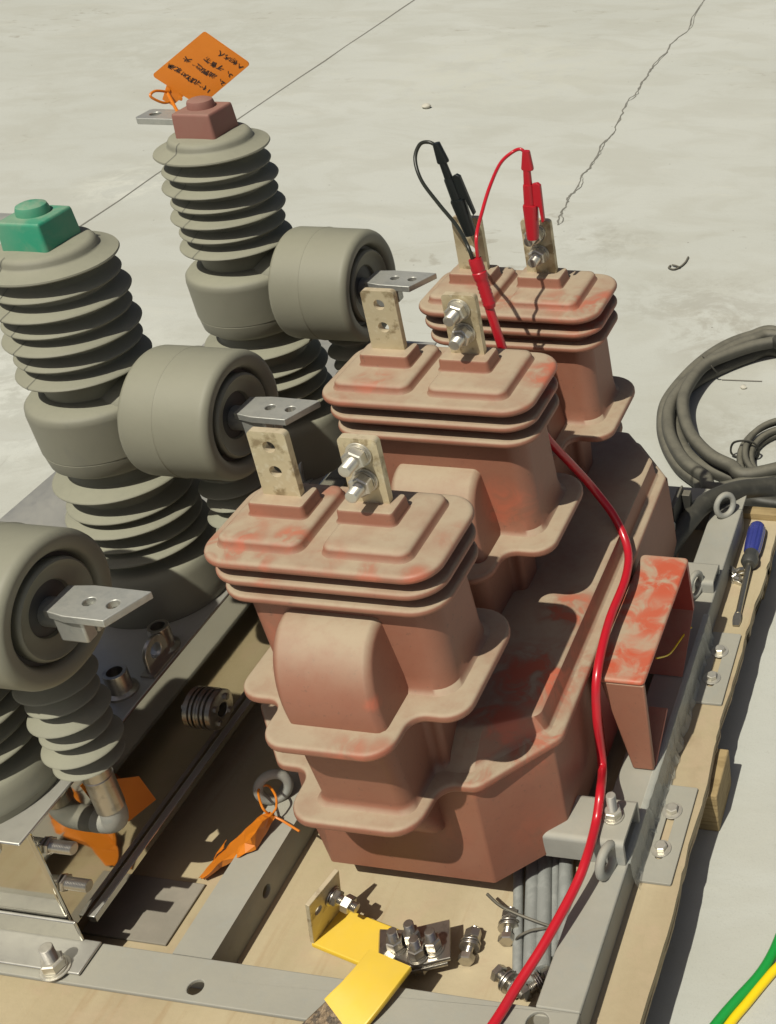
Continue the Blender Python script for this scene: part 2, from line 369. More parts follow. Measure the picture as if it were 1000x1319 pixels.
# ================================================================== ground
g = BM()
v = [g.verts.new(p) for p in ((-40, -30, GZ), (40, -30, GZ), (40, 60, GZ), (-40, 60, GZ))]; g.faces.new(v)
structure('concrete_ground', g, 'ground')
def strip(bm, pts, ws, z):
    a = []; b = []
    for i, p in enumerate(pts):
        t = (V(pts[min(i+1, len(pts)-1)])-V(pts[max(i-1, 0)])); t.z = 0; t.normalize(); n = V((-t.y, t.x, 0))
        a.append(bm.verts.new((p[0]+n.x*ws[i], p[1]+n.y*ws[i], z))); b.append(bm.verts.new((p[0]-n.x*ws[i], p[1]-n.y*ws[i], z)))
    for i in range(len(pts)-1): bm.faces.new((a[i], a[i+1], b[i+1], b[i]))
j = BM(); js = []
for k in range(60):
    y = -1+k*.2; js.append(V((-2.345-.0555*y+random.uniform(-.003, .003), y, 0)))
strip(j, js, [random.uniform(.002, .0042) for _ in js], GZ+.001)
structure('saw_cut_joint', j, 'crackc')
cr = BM()
key = [(908, 0), (893, 22), (888, 38), (866, 55), (858, 68), (840, 85), (838, 92), (828, 105), (820, 120), (808, 130), (800, 150), (790, 172), (775, 187), (770, 200), (760, 217), (748, 228), (745, 240), (733, 253), (731, 262), (722, 276), (719, 290)]
kp = [onz(x, y, GZ) for x, y in key]
for s in (0, 1):
    P = []
    for i in range(len(kp)-1):
        for k in range(5):
            q = kp[i].lerp(kp[i+1], k/5); w = .010*max(0, math.sin(i*1.7+k*.2))*s
            P.append(q+V((w+random.uniform(-.004, .004), random.uniform(-.006, .006), 0)))
    P.append(kp[-1]); P = [kp[0]+(kp[0]-kp[1])*4]+P
    strip(cr, P, [random.uniform(.0012, .0034)*(1 if s == 0 else .5) for _ in P], GZ+.001+.0004*s)
structure('ground_crack', cr, 'crackc')

# ================================================================== pallet
PALX = -.314
pal = thing('wooden_pallet', 'pale plywood pallet under the steel frame with a ragged right edge', 'pallet', (-.85, 1.0, GZ))
p = BM(); edge = []
random.seed(3)
yy = .30
while yy < 1.63:
    edge.append((PALX+random.uniform(-.0013, .0013)+.0009*math.sin(yy*31)+.003*math.sin(yy*9)*(1 if yy > 1.0 else .4), yy)); yy += random.uniform(.008, .03)
outl = edge+[(-.32, 1.632), (-1.5, 1.65), (-1.5, .30)]
stack(p, [(outl, PZ-.012), (outl, PZ)])
obj('plywood_sheet', p, 'ply', pal, angle=30)
for lay, (dx, zz) in enumerate(((.004, .0125), (.001, .018))):
    p = BM(); e2 = [(x+dx*.35-.001+random.uniform(-.0008, .0008), y) for x, y in edge]
    o2 = e2+[(-.32, 1.62), (-.7, 1.62), (-.7, .31)]
    stack(p, [(o2, PZ-zz-.005), (o2, PZ-zz)])
    obj('plywood_layer', p, 'plyedge', pal, angle=30)
for (x0, x1, y0, y1) in ((-.40, -.302, 1.065, 1.145), (-.40, -.325, .45, .53), (-.40, -.325, 1.52, 1.60)):
    bevel_mod(obj('pallet_block', box(BM(), (x0, y0, GZ), (x1, y1, PZ-.0235)), 'wood', pal), .002)
for x0 in (-.95, -1.4):
    obj('pallet_bearer', box(BM(), (x0, .45, GZ), (x0+.09, 1.6, PZ-.0235)), 'wood', pal)
lip = BM(); box(lip, (-.42, 1.612, PZ+.0005), (-.312, 1.632, PZ+.012)); obj('edge_batten', lip, 'wood', pal)
bevel_mod(solo('hardboard_scrap', box(BM(), (-.975, .752, PZ+.0005), (-.868, .832, PZ+.004)), 'oldsheet', 'flat grey board scrap lying on the plywood beside the steel tank corner', 'board'), .001)

# ================================================================== steel frame
fr = thing('steel_frame', 'dusty galvanised steel channel frame lying on the plywood pallet', 'frame', (-.70, 1.1, PZ))
T = .005
XR0, XR1 = -.413, -.365; YF0, YF1 = .668, .716; XM0, XM1 = -.823, -.777; YB = 1.572
b = BM(); holed(b, [(-1.45, YF0), (XR1, YF0), (XR1, YF1), (-1.45, YF1)], [(-.775, .684, .0085), (-.405, .700, .012)], T, Matrix.Translation((0, 0, BZ-T)))
box(b, (-1.45, YF1-T-.0005, PZ+.0005), (XR1-.001, YF1-.0005, BZ-T)); obj('front_channel', b, 'galv', fr, smooth=False)
bevel_mod(fr.children[-1], .0012)
b = BM(); box(b, (XR0, YF1+.0006, BZ-T), (XR1, YB, BZ)); box(b, (XR1-T, YF1+.0006, PZ+.0005), (XR1-.0004, YB, BZ-T)); box(b, (XR0, YF1+.02, PZ+.0005), (XR1-T, YB, PZ+T))
obj('side_channel', b, 'galv', fr, smooth=False); bevel_mod(fr.children[-1], .0015)
b = BM(); box(b, (XM0, YF1+.0006, BZ-T-.001), (XM1, YB, BZ-.001))
holed(b, [(YF1+.001, PZ+.0005), (YB, PZ+.0005), (YB, BZ-T-.001), (YF1+.001, BZ-T-.001)], [(.82, -1.226, .008), (1.1, -1.226, .008)], T, place((XM1-T-.0004, 0, 0), (0, 1, 0), (0, 0, 1)))
obj('middle_channel', b, 'galv', fr, smooth=False); bevel_mod(fr.children[-1], .0012)
b = BM(); box(b, (-1.4, YB+.0006, BZ-T), (XR1, YB+.048, BZ)); box(b, (-1.4, YB+.0006, PZ+.0005), (XR1, YB+.0006+T, BZ-T)); obj('rear_channel', b, 'galv', fr, smooth=False)
def slot(cx, cy, w, L, n=8):
    out = []
    for i in range(n+1): a = rad(180*i/n); out.append((cx+w*math.cos(a), cy+L+w*math.sin(a)))
    for i in range(n+1): a = rad(180+180*i/n); out.append((cx+w*math.cos(a), cy-L+w*math.sin(a)))
    return out
for (y0, y1) in ((.910, 1.052), (1.196, 1.335)):
    ym = (y0+y1)/2; yb = (y0+.046, y1-.040)
    b = BM(); holed(b, rrect(-.3645, -.3215, y0, y1, .002, 2), [slot(-.345, ym+.002, .0052, .036)], .004, Matrix.Translation((0, 0, PZ+.0008)))
    mp = obj('mounting_plate', b, 'galv', fr); bevel_mod(mp, .0006)
    for q in yb:
        c = V((-.345, q, PZ+.0048))
        obj('washer', washer_bm(BM(), c, (0, 0, 1), .0125, .0015), 'zinc', mp)
        obj('hex_head', nut_bm(BM(), c+V((0, 0, .0015)), (0, 0, 1), .013, .0065, random.random()), 'zinc', mp, angle=20)
def eye_ring(c, ax, R, r, parent):
    x, y, z = frame_of(ax); c = V(c)
    P = [c+(x*math.cos(2*math.pi*i/28)*R+y*math.sin(2*math.pi*i/28)*R*1.12) for i in range(28)]
    return obj('lifting_eye', tube(BM(), P, r, 10, True), 'galv', parent)
eye_ring(onz(935, 664, BZ)+V((0, 0, .020)), (.75, -.65, .1), .0165, .0048, fr)
eye_ring(onz(897, 768, BZ)+V((0, 0, .021)), (.95, -.3, 0), .0165, .0045, fr)
eye_ring(V((-.384, .883, BZ+.019)), (.97, -.22, 0), .0165, .0055, fr)
eye_ring(V((-.816, .925, BZ+.021)), (.6, -.8, .1), .017, .006, fr)
# foot brackets that clamp the transformer to the frame
def bracket(y0, y1, bolted):
    b = BM(); z1 = BZ+(.036 if bolted else .020)
    prof = []
    r = .007
    for i in range(6): a = rad(180+0-90*0)+0; 
    pts = [(y0, BZ+.0006)]
    for i in range(7): a = rad(180-90*i/6); pts.append((y0+r+r*math.cos(a), z1-r+r*math.sin(a)))
    for i in range(7): a = rad(90-90*i/6); pts.append((y1-r+r*math.cos(a), z1-r+r*math.sin(a)))
    pts.append((y1, BZ+.0006))
    t = .005; inn = [(y1-t, BZ+.0006), (y1-t, z1-t), (y0+t, z1-t), (y0+t, BZ+.0006)]
    poly = pts+inn
    for x in (-.462, -.367): pass
    A = [b.verts.new((-.462, y, z)) for y, z in poly]; B = [b.verts.new((-.367, y, z)) for y, z in poly]
    n = len(poly)
    for i in range(n): b.faces.new((A[i], A[(i+1) % n], B[(i+1) % n], B[i]))
    b.faces.new(A[::-1]); b.faces.new(B)
    o = obj('foot_bracket', b, 'galv', fr)
    c = V((-.388, (y0+y1)/2+.004, z1))
    if bolted: fastener(o, c, (0, 0, 1), .0058, .036, .018, .010, .0125, 'zinc', .0025, .2)
    return o
bracket(.893, .957, True); bracket(1.366, 1.412, False)
# crumpled plastic film stuck along the outside of the side channel
b = BM(); prev = None
for i in range(60):
    y = .895+i*.0072; w = random.uniform(-.0022, .0022)*(1 if i % 3 else 1.6)
    row = [b.verts.new(p) for p in ((XR1-.006, y, BZ+.0012+abs(w)*.3), (XR1+.0012+abs(w)*.4, y+w, BZ-.001), (XR1+.0025+abs(w), y-w, BZ-.018+w), (XR1+.0025+abs(w)*1.2, y, BZ-.036+2*w), (XR1+.005+abs(w)*2, y+w, PZ+.003))]
    if prev:
        for k in range(4): b.faces.new((prev[k], row[k], row[k+1], prev[k+1]))
    prev = row
obj('plastic_film', b, 'film', fr, smooth=False)

# ================================================================== the red combined transformer
tr = thing('instrument_transformer', 'large dusty brick red cast resin transformer with three stepped terminal towers', 'transformer', (-.61, 1.18, BZ))
XC = -.617
def mirror(half):
    """half outline listed from front to back on the right side -> closed counter-clockwise"""
    return half+[(2*XC-x, y, r) for x, y, r in half[::-1]]
def ledge_outline(d=0.0):
    h = [(-.545, .779, .032), (-.541, .845, .018), (-.502, .846, .02), (-.434, .927, .018), (-.441, 1.428, .018), (-.505, 1.512, .02), (-.541, 1.513, .018), (-.545, 1.58, .032)]
    return offset(round_poly(mirror(h)), d)
b = BM(); slab(b, ledge_outline(), -1.052, -1.040, .0045, 4)
obj('ledge_flange', b, 'resin', tr)
def deck_outline(top):
    if top: h = [(-.528, .899, .008), (-.514, .904, .010), (-.4572, .930, .012), (-.4592, 1.425, .012), (-.514, 1.493, .010), (-.528, 1.494, .008)]
    else: h = [(-.528, .866, .008), (-.516, .868, .010), (-.453, .935, .010), (-.456, 1.427, .010), (-.514, 1.50, .010), (-.528, 1.502, .008)]
    return round_poly(mirror(h))
b = BM(); D0, D1 = deck_outline(False), deck_outline(True)
mixp = lambda k: [(p[0]+(q[0]-p[0])*k, p[1]+(q[1]-p[1])*k) for p, q in zip(D0, D1)]
stack(b, [(offset(D0, -.004), -1.0402), (offset(D0, -.001), -1.0385), (mixp(.12), -1.036), (mixp(.85), -1.0165), (mixp(.97), -1.0135), (offset(D1, .0015), -1.0124), (offset(D1, .0045), -1.012)], False)
obj('deck', b, 'resin', tr)
def body_outline(d=0.0, dr=0.0):
    x0, x1, y0, y1, c = -.772+d, -.438-d, .848+d, 1.512-d, .068
    return round_poly([(x1-c, y0, .006), (x1, y0+c, .006), (x1, y1-c, .006), (x1-c, y1, .006), (x0+c, y1, .006), (x0, y1-c, .006), (x0, y0+c, .006), (x0+c, y0, .006)], 4)
b = BM(); stack(b, [(body_outline(.003), BZ), (body_outline(0), BZ+.003), (body_outline(.003), -1.10), (body_outline(.005), -1.0525)], True, False)
obj('lower_body', b, 'resin', tr)
# support below the front lobe
b = BM(); stack(b, [(rrect(-.690, -.552, .840, .92, .012), -1.115), (rrect(-.682, -.557, .805, .92, .02), -1.062), (rrect(-.682, -.557, .800, .92, .02), -1.0525)]); obj('lobe_support', b, 'resin', tr)

def T_outline(cx, cy, d=0.0, back=0.0, lobe=True):
    hw, yf, yb, lw, ly = .1240, cy-.0815, cy+.0785, .067, cy-.139+back
    h = ([(cx+.001+lw, ly, .030), (cx+.001+lw+.001, yf, .016)] if lobe else [])+[(cx+hw, yf, .042), (cx+hw, yb, .042)]
    m = h+[(2*cx-x, y, r) for x, y, r in h[::-1]]
    return offset(round_poly(m), d)
def tower_outline(cx, cy, d, front):
    hw, yf, yb, lw = .1335-.040-d, cy-.0815+d+.032, cy+.0785-d-.018, .076-d*.85
    h = [(cx-.003+lw, front, .014), (cx-.003+lw+.001, yf, .016), (cx+hw, yf, .024), (cx+hw, yb, .024)]
    m = h+[(2*cx-x, y, q) for x, y, q in h[::-1]]
    return round_poly(m)
def phase(cx, cy, ptx, pty, zp, pw2):
    kx = pw2/.1285; ky = .957
    zf = -.900                     # top of the wide flange
    b = BM(); slab(b, T_outline(cx, cy), zf-.011, zf, .0042, 4)
    obj('tower_flange', b, 'resin', tr)
    # lower tower, between deck and wide flange
    b = BM(); f0, f1 = cy-.139+.052, cy-.139+.036
    stack(b, [(tower_outline(cx-.008, cy, .020, f0-.006), -1.0405), (tower_outline(cx-.008, cy, .024, f0-.002), -1.037), (tower_outline(cx-.008, cy, .026, f0), -1.030), (tower_outline(cx-.008, cy, .026, f1), zf-.017), (tower_outline(cx-.008, cy, .023, f1-.003), zf-.0108)], False, False)
    obj('lower_tower', b, 'resin', tr)
    # tapering column
    b = BM(); secs = []
    zt = zp-.011
    for k, t in enumerate((0, .03, .12, .4, .7, 1.0)):
        x = cx+(ptx-cx)*t; y = cy+(pty-cy)*t
        hx = .0985+.006*t+(.006 if k == 0 else .0015 if k == 1 else 0); hy = .0505-.006*t+(.006 if k == 0 else .0015 if k == 1 else 0)
        secs.append((rrect(x-hx, x+hx, y-hy, y+hy, .022, 7), zf-.0002+(zt-zf)*t))
    stack(b, secs, False, True); obj('column', b, 'resin', tr)
    # quarter-round housing on the front of the column
    b = BM(); R = []
    n = 14; yb = cy-.040; zb = zf-.0004; zh = .088; yfw = cy-.1105
    for side in range(2): pass
    prof = []
    for i in range(n+1):
        a = rad(90*i/n); prof.append((yfw+(1-math.cos(a))*(cy-.046-yfw), zf+zh*math.sin(a)))
    def at(f, t): return f
    ww = .052
    cols = []
    er = .009
    for s, ins in ((-1, 0), (-1, .3), (-1, .75), (-1, 1), (1, 1), (1, .75), (1, .3), (1, 0)):
        xo = s*(ww-er*(1-math.cos(math.acos(1-ins)) if ins < 1 else 0)-er*0)
        ang = ins*90
        dx = ww-er+er*math.cos(rad(ang)); dy = er*(1-math.sin(rad(ang)))
        col = []
        for (y, z) in prof:
            t = (z-zf)/max(zp-zf, .01); x = cx+.002-.030*t
            ny, nz = (y-(cy-.046)), (z-zf); L = math.hypot(ny, nz) or 1
            col.append(V((x+s*dx, y-ny/L*dy*1.0, max(z-nz/L*dy, zf-.0004))))
        cols.append([V((col[0].x, yb, zb))]+col+[V((col[-1].x, yb, col[-1].z))])
    loft(b, cols, True, True, True)
    o = obj('front_housing', b, 'resin', tr, angle=45)
    # two thin ribs and the top plate
    for k, z in ((1, zp-.0235), (2, zp-.0460)):
        b = BM(); x = ptx+(cx-ptx)*.12*k; q = .002*k
        slab(b, rrect(x-pw2+q, x+pw2-q, pty-.067+q, pty+.067-q, .036, 8), z-.0085, z, .0038, 4); obj('rib', b, 'resin', tr)
    b = BM(); slab(b, rrect(ptx-pw2, ptx+pw2, pty-.0675, pty+.0675, .034, 9), zp-.0105, zp, .005, 5); obj('top_plate', b, 'resin', tr)
    x0, y0 = ptx-pw2, pty-.0675
    for (u0, u1, ub) in ((.014*kx, .109*kx, .063*kx), (.129*kx, .226*kx, .1615*kx)):
        R = rrect(x0+u0, x0+u1, y0+.020, y0+.124, .0125, 6)
        b = BM(); stack(b, [(offset(R, -.002), zp-.001), (offset(R, .0008), zp+.002), (offset(R, .0015), zp+.0058), (offset(R, .003), zp+.0085), (offset(R, .006), zp+.0098), (offset(R, .010), zp+.0102)], False)
        obj('terminal_pad', b, 'resin', tr)
        R = rrect(x0+ub-.0315, x0+ub+.0315, y0+.060, y0+.099, .006, 4)
        b = BM(); stack(b, [(offset(R, -.0015), zp+.0095), (offset(R, .001), zp+.0125), (offset(R, .0015), zp+.0215), (offset(R, .003), zp+.0238), (offset(R, .0048), zp+.0243)], False)
        obj('terminal_base', b, 'resin', tr)
        # tinned terminal plate with two holes
        pw, ph, pt = .0202, .0775, .0082
        b = BM(); zb = zp+.022
        out = [(-pw, 0), (pw, 0), (pw, ph-.006), (pw-.004, ph), (-pw+.004, ph), (-pw, ph-.006)]
        out = round_poly([(-pw, 0, .0005), (pw, 0, .0005), (pw, ph, .005), (-pw, ph, .005)], 4)
        holed(b, out, [(0, .031, .0066), (0, .060, .0066)], pt, place((x0+ub, y0+.080+.0065, zb), (1, 0, 0), (0, 0, 1)))
        tp = obj('terminal_plate', b, 'tin', tr); bevel_mod(tp, .0009)
        if ub > .1:
            for hz in (.030, .060):
                c = V((x0+ub+random.uniform(-.001, .001), y0+.080-.0020, zb+hz))
                fastener(tp, c, (0, -1, 0), .0066, .031, .0205, .0112, .0135, 'zinc', .004, random.random())
        else:
            pass
ph_front = (-.602, .8915, -.616, .8945, -.742, .1235)
ph_mid = (-.602, 1.150, -.6135, 1.147, -.716, .1272)
ph_rear = (-.602, 1.393, -.612, 1.396, -.733, .1247)
for a in (ph_front, ph_mid, ph_rear): phase(*a)

# terminal box on the right flank
b = BM()
zt = -1.055; zb = -1.198; X0 = -.4365; X1 = -.371; Y0, Y1 = 1.034, 1.268; t = .006
def quad_prism(bm, ring, vec):
    A = [bm.verts.new(p) for p in ring]; B = [bm.verts.new(V(p)+V(vec)) for p in ring]; n = len(ring)
    for i in range(n): bm.faces.new((A[i], A[(i+1) % n], B[(i+1) % n], B[i]))
    bm.faces.new(A[::-1]); bm.faces.new(B)
b = BM(); slab(b, rrect(X0, X1, Y0, Y1, .006, 4), zt-.0075, zt, .0035, 4)
tb = obj('terminal_box_roof', b, 'box', tr)
b = BM(); quad_prism(b, [(-.425, Y0+.001, zt-.0072), (X1-.001, Y0+.001, zt-.0072), (X1+.002, Y0-.004, zb), (-.396, Y0-.004, zb)], (0, .008, 0)); bevel_mod(obj('terminal_box_front', b, 'resin', tr), .002)
b = BM(); quad_prism(b, [(X0, Y1-.009, zt-.0072), (X1-.001, Y1-.009, zt-.0072), (X1+.004, Y1-.014, -1.135), (X1-.002, Y1-.075, zb), (X0, Y1-.075, zb), (X0, Y1-.014, -1.135)][:3]+[(X0, Y1-.014, -1.135)], (0, .007, 0)); obj('terminal_box_back', b, 'boxin', tr)
b = BM(); quad_prism(b, [(X0, Y1-.014, -1.135), (X1+.004, Y1-.014, -1.135), (X1-.001, Y1-.076, zb), (X0, Y1-.076, zb)], (0, .006, .002)); obj('terminal_box_back', b, 'boxin', tr)
b = BM(); quad_prism(b, [(X1-.022, Y0+.004, zb+.002), (X1+.002, Y0+.004, zb+.002), (X1+.005, Y0+.062, zb+.040), (X1-.018, Y0+.062, zb+.040)], (0, .002, -.005)); obj('terminal_box_sill', b, 'boxin', tr)
b = BM(); quad_prism(b, [(X0+.001, Y0+.01, zt-.008), (X0+.001, Y1-.016, zt-.008), (X0+.001, Y1-.03, zb), (X0+.001, Y0+.01, zb)], (.003, 0, 0)); obj('terminal_board', b, 'boxin', tr)
b = BM(); tube(b, catmull([onx(846, 848, -.390), onx(862, 843, -.385), onx(874, 828, -.380), onx(884, 814, -.375), onx(891, 808, -.370)], 6), .0012, 8); obj('secondary_wire', b, 'ywire', tr)

# ================================================================== circuit breaker: stainless tank with three poles
cb = thing('circuit_breaker', 'grey outdoor circuit breaker with three ribbed rubber poles on a stainless tank', 'circuit breaker', (-1.12, 1.15, BZ))
ZT = -1.03; TX = -.935
b = BM(); box(b, (-1.34, .716, -1.185), (TX, 1.74, ZT)); bevel_mod(obj('tank', b, 'stainless', cb), .004, 3)
b = BM(); box(b, (-1.345, .700, ZT+.0005), (TX+.004, 1.75, ZT+.004)); bevel_mod(obj('tank_lid', b, 'stainless', cb), .0018, 3)
b = BM(); box(b, (TX+.0004, .735, -1.196), (TX+.010, 1.70, -1.186)); bevel_mod(obj('bottom_rail', b, 'stainless', cb), .001)
lathe_b = lathe(BM(), [(.0075, 0), (.0085, .002), (.0085, .44), (.0075, .442)], (-1.40, .697, ZT-.006), (1, 0, 0), 16); obj('rim_tube', lathe_b, 'stainless', cb)
b = BM(); box(b, (-1.40, .676, BZ+.0008), (-.905, .7153, BZ+.0045)); box(b, (-1.40, .7115, BZ+.0045), (-.925, .7153, BZ+.035)); ft = obj('foot_angle', b, 'stainless', cb); bevel_mod(ft, .0015)
c = onz(72, 1248, BZ+.0045)
fastener(ft, c, (0, 0, 1), .0072, .036, .021, .012, .0155, 'zinc', .004, .5)
# studs on the side of the tank
for (x, y) in ((75, 1092), (95, 1140)):
    c = onx(x-12, y-3, TX+.0003)
    st = obj('side_stud', thread_bm(BM(), c, (1, 0, 0), .0068, .030), 'bright', cb)
    obj('nut', nut_bm(BM(), c, (1, 0, 0), .017, .004, .2), 'bright', st, angle=20)
c = onx(268, 912, TX+.0003)
sg = obj('sight_glass', lathe(BM(), [(.026, 0), (.026, .003), (.0225, .0035), (.0225, .0055), (.026, .006), (.026, .009), (.0215, .0095), (.0215, .0115), (.0255, .012), (.0255, .018), (.023, .0195), (.010, .0205), (.0095, .0190), (.002, .0188)], c, (1, 0, 0), 36), 'bright', cb)
obj('glass_disc', lathe(BM(), [(.0088, 0), (.0088, .0008)], c+V((.0192, 0, 0)), (1, 0, 0), 28), 'glass', sg)
for k in range(4):
    a = rad(45+90*k); obj('screw', nut_bm(BM(), c+V((.0190, .0165*math.cos(a), .0165*math.sin(a))), (1, 0, 0), .0075, .0045), 'bright', sg)
def lug(c, mat='bright'):
    b = BM(); out = [(-.02, 0), (.02, 0)]+[(.02*math.cos(rad(a))*.95, .022+.018*math.sin(rad(a))) for a in range(0, 181, 15)]
    holed(b, out, [(0, .022, .0095)], .005, place(c, (0, 1, 0), (0, 0, 1)))
    l = obj('lifting_lug', b, mat, cb); bevel_mod(l, .0008)
    obj('weld_foot', box(BM(), (c[0]-.006, c[1]-.024, ZT+.004), (c[0]+.012, c[1]+.024, ZT+.007)), mat, l)
def pipe_stub(c, r=.0135, h=.03):
    b = BM(); lathe(b, [(r*1.4, 0), (r*1.4, .003), (r, .005), (r, h-.001), (r*.97, h), (r*.66, h), (r*.62, h-.02), (.001, h-.021)], c, (0, 0, 1), 24); obj('pipe_stub', b, 'bright', cb)
lug(onz(203, 855, ZT+.004)); pipe_stub(onz(157, 890, ZT+.004)); pipe_stub(onz(213, 834, ZT+.004), .0125, .034)
lug(onz(397, 614, ZT+.004), 'tinbar'); pipe_stub(onz(398, 604, ZT+.004), .0125, .034)
def shed(h, R, r, th=.003, droop=.010):
    """profile of one weather shed, listed upwards"""
    return [(r, h-.0072), (r+.002, h-.0060), (R-.003, h-.0050), (R-.0008, h-.0044), (R, h-.0028), (R-.0008, h-.0012), (R-.003, h-.0003), (r+.003, h+.0050), (r, h+.0072)]
def seam(parent, prof, c, ang, w=.0006):
    b = BM(); rows = []; da = V((-math.sin(ang), math.cos(ang), 0)); dr = V((math.cos(ang), math.sin(ang), 0))
    for i, (r_1, h) in enumerate(prof):
        a, e = prof[max(i-1, 0)], prof[min(i+1, len(prof)-1)]
        tr_, th = e[0]-a[0], e[1]-a[1]; L = math.hypot(tr_, th) or 1; nr, nh = th/L, -tr_/L
        p_ = V(c)+dr*(r_1+nr*.0004)+V((0, 0, h+nh*.0004))
        rows.append([b.verts.new(p_-da*w), b.verts.new(p_+da*w)])
    for a, e in zip(rows, rows[1:]): b.faces.new((a[0], a[1], e[1], e[0]))
    obj('mould_seam', b, 'groove', parent, smooth=False)
def pole(X, Y, zc, cap, base_z):
    """zc: height of the cylinder axis; everything else hangs on it"""
    c = V((X, Y, zc)); s = .976
    def hh(v): return (v-.288)*s
    prof = [(.088, base_z-zc), (.090, base_z-zc+.010), (.0885, min(base_z-zc+.022, hh(.02)+.01)), (.083, hh(.05)), (.079, hh(.060)), (.072, hh(.066)), (.056, hh(.069)), (.052, hh(.0745))]
    for h, R in ((.0915, .078), (.1101, .0725), (.1359, .0785), (.1541, .0725), (.1887, .078)): prof += [(r, z) for r, z in shed(hh(h), R, .055)]
    lower = obj('lower_insulator', lathe(BM(), prof+[(.050, hh(.212))], c, (0, 0, 1), 64), 'grey', cb, angle=50)
    prof = [(.052, hh(.2105)), (.063, hh(.2125)), (.071, hh(.220)), (.0735, hh(.236)), (.0737, hh(.2375)), (.0732, hh(.238)), (.0745, hh(.240)), (.0765, hh(.292)), (.0755, hh(.299)), (.071, hh(.304)), (.058, hh(.307)), (.052, hh(.311))]
    obj('collar', lathe(BM(), prof, c, (0, 0, 1), 64), 'grey', cb, angle=50)
    prof = [(.050, hh(.3105))]
    for h, R in ((.3434, .0725), (.3656, .068), (.3885, .073), (.4091, .068), (.4313, .073), (.4532, .068)): prof += shed(hh(h), R, .053)
    prof += [(.048, hh(.466)), (.060, hh(.470)), (.071, hh(.4725)), (.0722, hh(.4742)), (.0715, hh(.476)), (.064, hh(.4785)), (.0545, hh(.482)), (.0525, hh(.485)), (.052, hh(.4885)), (.0495, hh(.4925)), (.045, hh(.4945)), (.030, hh(.4955))]
    ui = obj('upper_insulator', lathe(BM(), prof, c, (0, 0, 1), 64), 'grey', cb, angle=50)
    seam(ui, prof[1:-1], c, rad(-108))
    # neck between pole and cylinder
    return c
def cylinder(c, Xe, Xb, R=.077):
    X, Y, zc = c
    L = Xe-Xb
    ang = (1, 0, 0)
    prof = [(.030, 0), (R-.016, .0), (R-.006, .002), (R-.001, .0045), (R, .008), (R+.0004, L*.42), (R+.0009, L*.425), (R, L*.435), (R, L-.009), (R-.0015, L-.0045), (R-.005, L-.001), (R-.009, L), (R-.0165, L-.001), (R-.020, L-.005), (R-.0225, L-.011), (R-.0235, L-.022)]
    cy = obj('current_transformer', lathe(BM(), prof, (Xb, Y, zc), ang, 72), 'greyct', cb, angle=50)
    obj('groove_ring', lathe(BM(), [(R-.018, L-.014), (R-.024, L-.016), (R-.030, L-.016)], (Xb, Y, zc), ang, 60), 'groove', cy)
    r0 = .0505
    prof = [(r0-.003, L-.024), (r0, L-.006), (r0-.001, L-.003), (r0-.003, L-.0015), (r0-.005, L-.003), (r0-.009, L-.007), (r0-.018, L-.0085), (r0-.022, L-.010), (r0-.024, L-.017), (r0-.036, L-.020), (.005, L-.021)]
    obj('cone_ring', lathe(BM(), prof, (Xb, Y, zc), ang, 64), 'greyct', cy, angle=50)
    obj('conductor_rod', lathe(BM(), [(.0145, L-.024), (.0145, L+.006), (.0135, L+.007)], (Xb, Y, zc-.004), ang, 28), 'tinbar', cy)
    return cy
def ct_bar(cy, bx, Y, z, L=.078, w=.0225):
    """tinned terminal bar: clamp block, two holes, cut end"""
    out = [(0, -w*.72), (.022, -w), (L*.93, -w), (L, w*.15), (L*.94, w), (.03, w), (0, w*.72)]
    out = [(0, -w*.8), (.024, -w), (L-.012, -w), (L+.008, w), (.026, w), (0, w*.8)]
    b = BM(); holed(b, out, [(.036, 0, .006), (.061, 0, .006)], .0085, place((bx, Y, z), (1, 0, -.02), (0, 1, 0)))
    tb = obj('terminal_bar', b, 'tinbar', cy); bevel_mod(tb, .0008)
    b = BM(); box(b, (bx+.006, Y-.017, z-.030), (bx+.036, Y-.003, z-.0004)); bevel_mod(obj('clamp_jaw', b, 'tinbar', cy), .002)
    b = BM(); box(b, (bx+.006, Y-.001, z-.030), (bx+.036, Y+.015, z-.0004)); bevel_mod(obj('clamp_jaw', b, 'tinbar', cy), .002)
    return tb
def bushing(X, Y, ztop, zbot, tail=True):
    prof = [(.026, 0)]; n = 7; Lh = ztop-zbot
    prof = []
    for k in range(n-1, -1, -1):
        h = Lh*(k+.55)/n; R = .040 if k % 2 == 0 else .0345
        prof += [(.021, h-.010), (.024, h-.009), (R-.003, h-.005), (R, h-.003), (R-.001, h-.001), (R-.006, h+.001), (.024, h+.006), (.021, h+.008)][::1] if False else []
    for k in range(n):
        h = Lh*(k+.5)/n; R = .0395 if k % 2 == 1 else .035
        prof += [(.021, h-.009), (.024, h-.008), (R-.003, h-.005), (R, h-.003), (R-.001, h-.001), (R-.006, h+.0008), (.025, h+.0055), (.021, h+.0075)]
    return obj('small_bushing', lathe(BM(), [(.019, -.004)]+prof+[(.024, Lh-.001), (.026, Lh+.02)], (X, Y, zbot), (0, 0, 1), 44), 'grey', cb, angle=50)
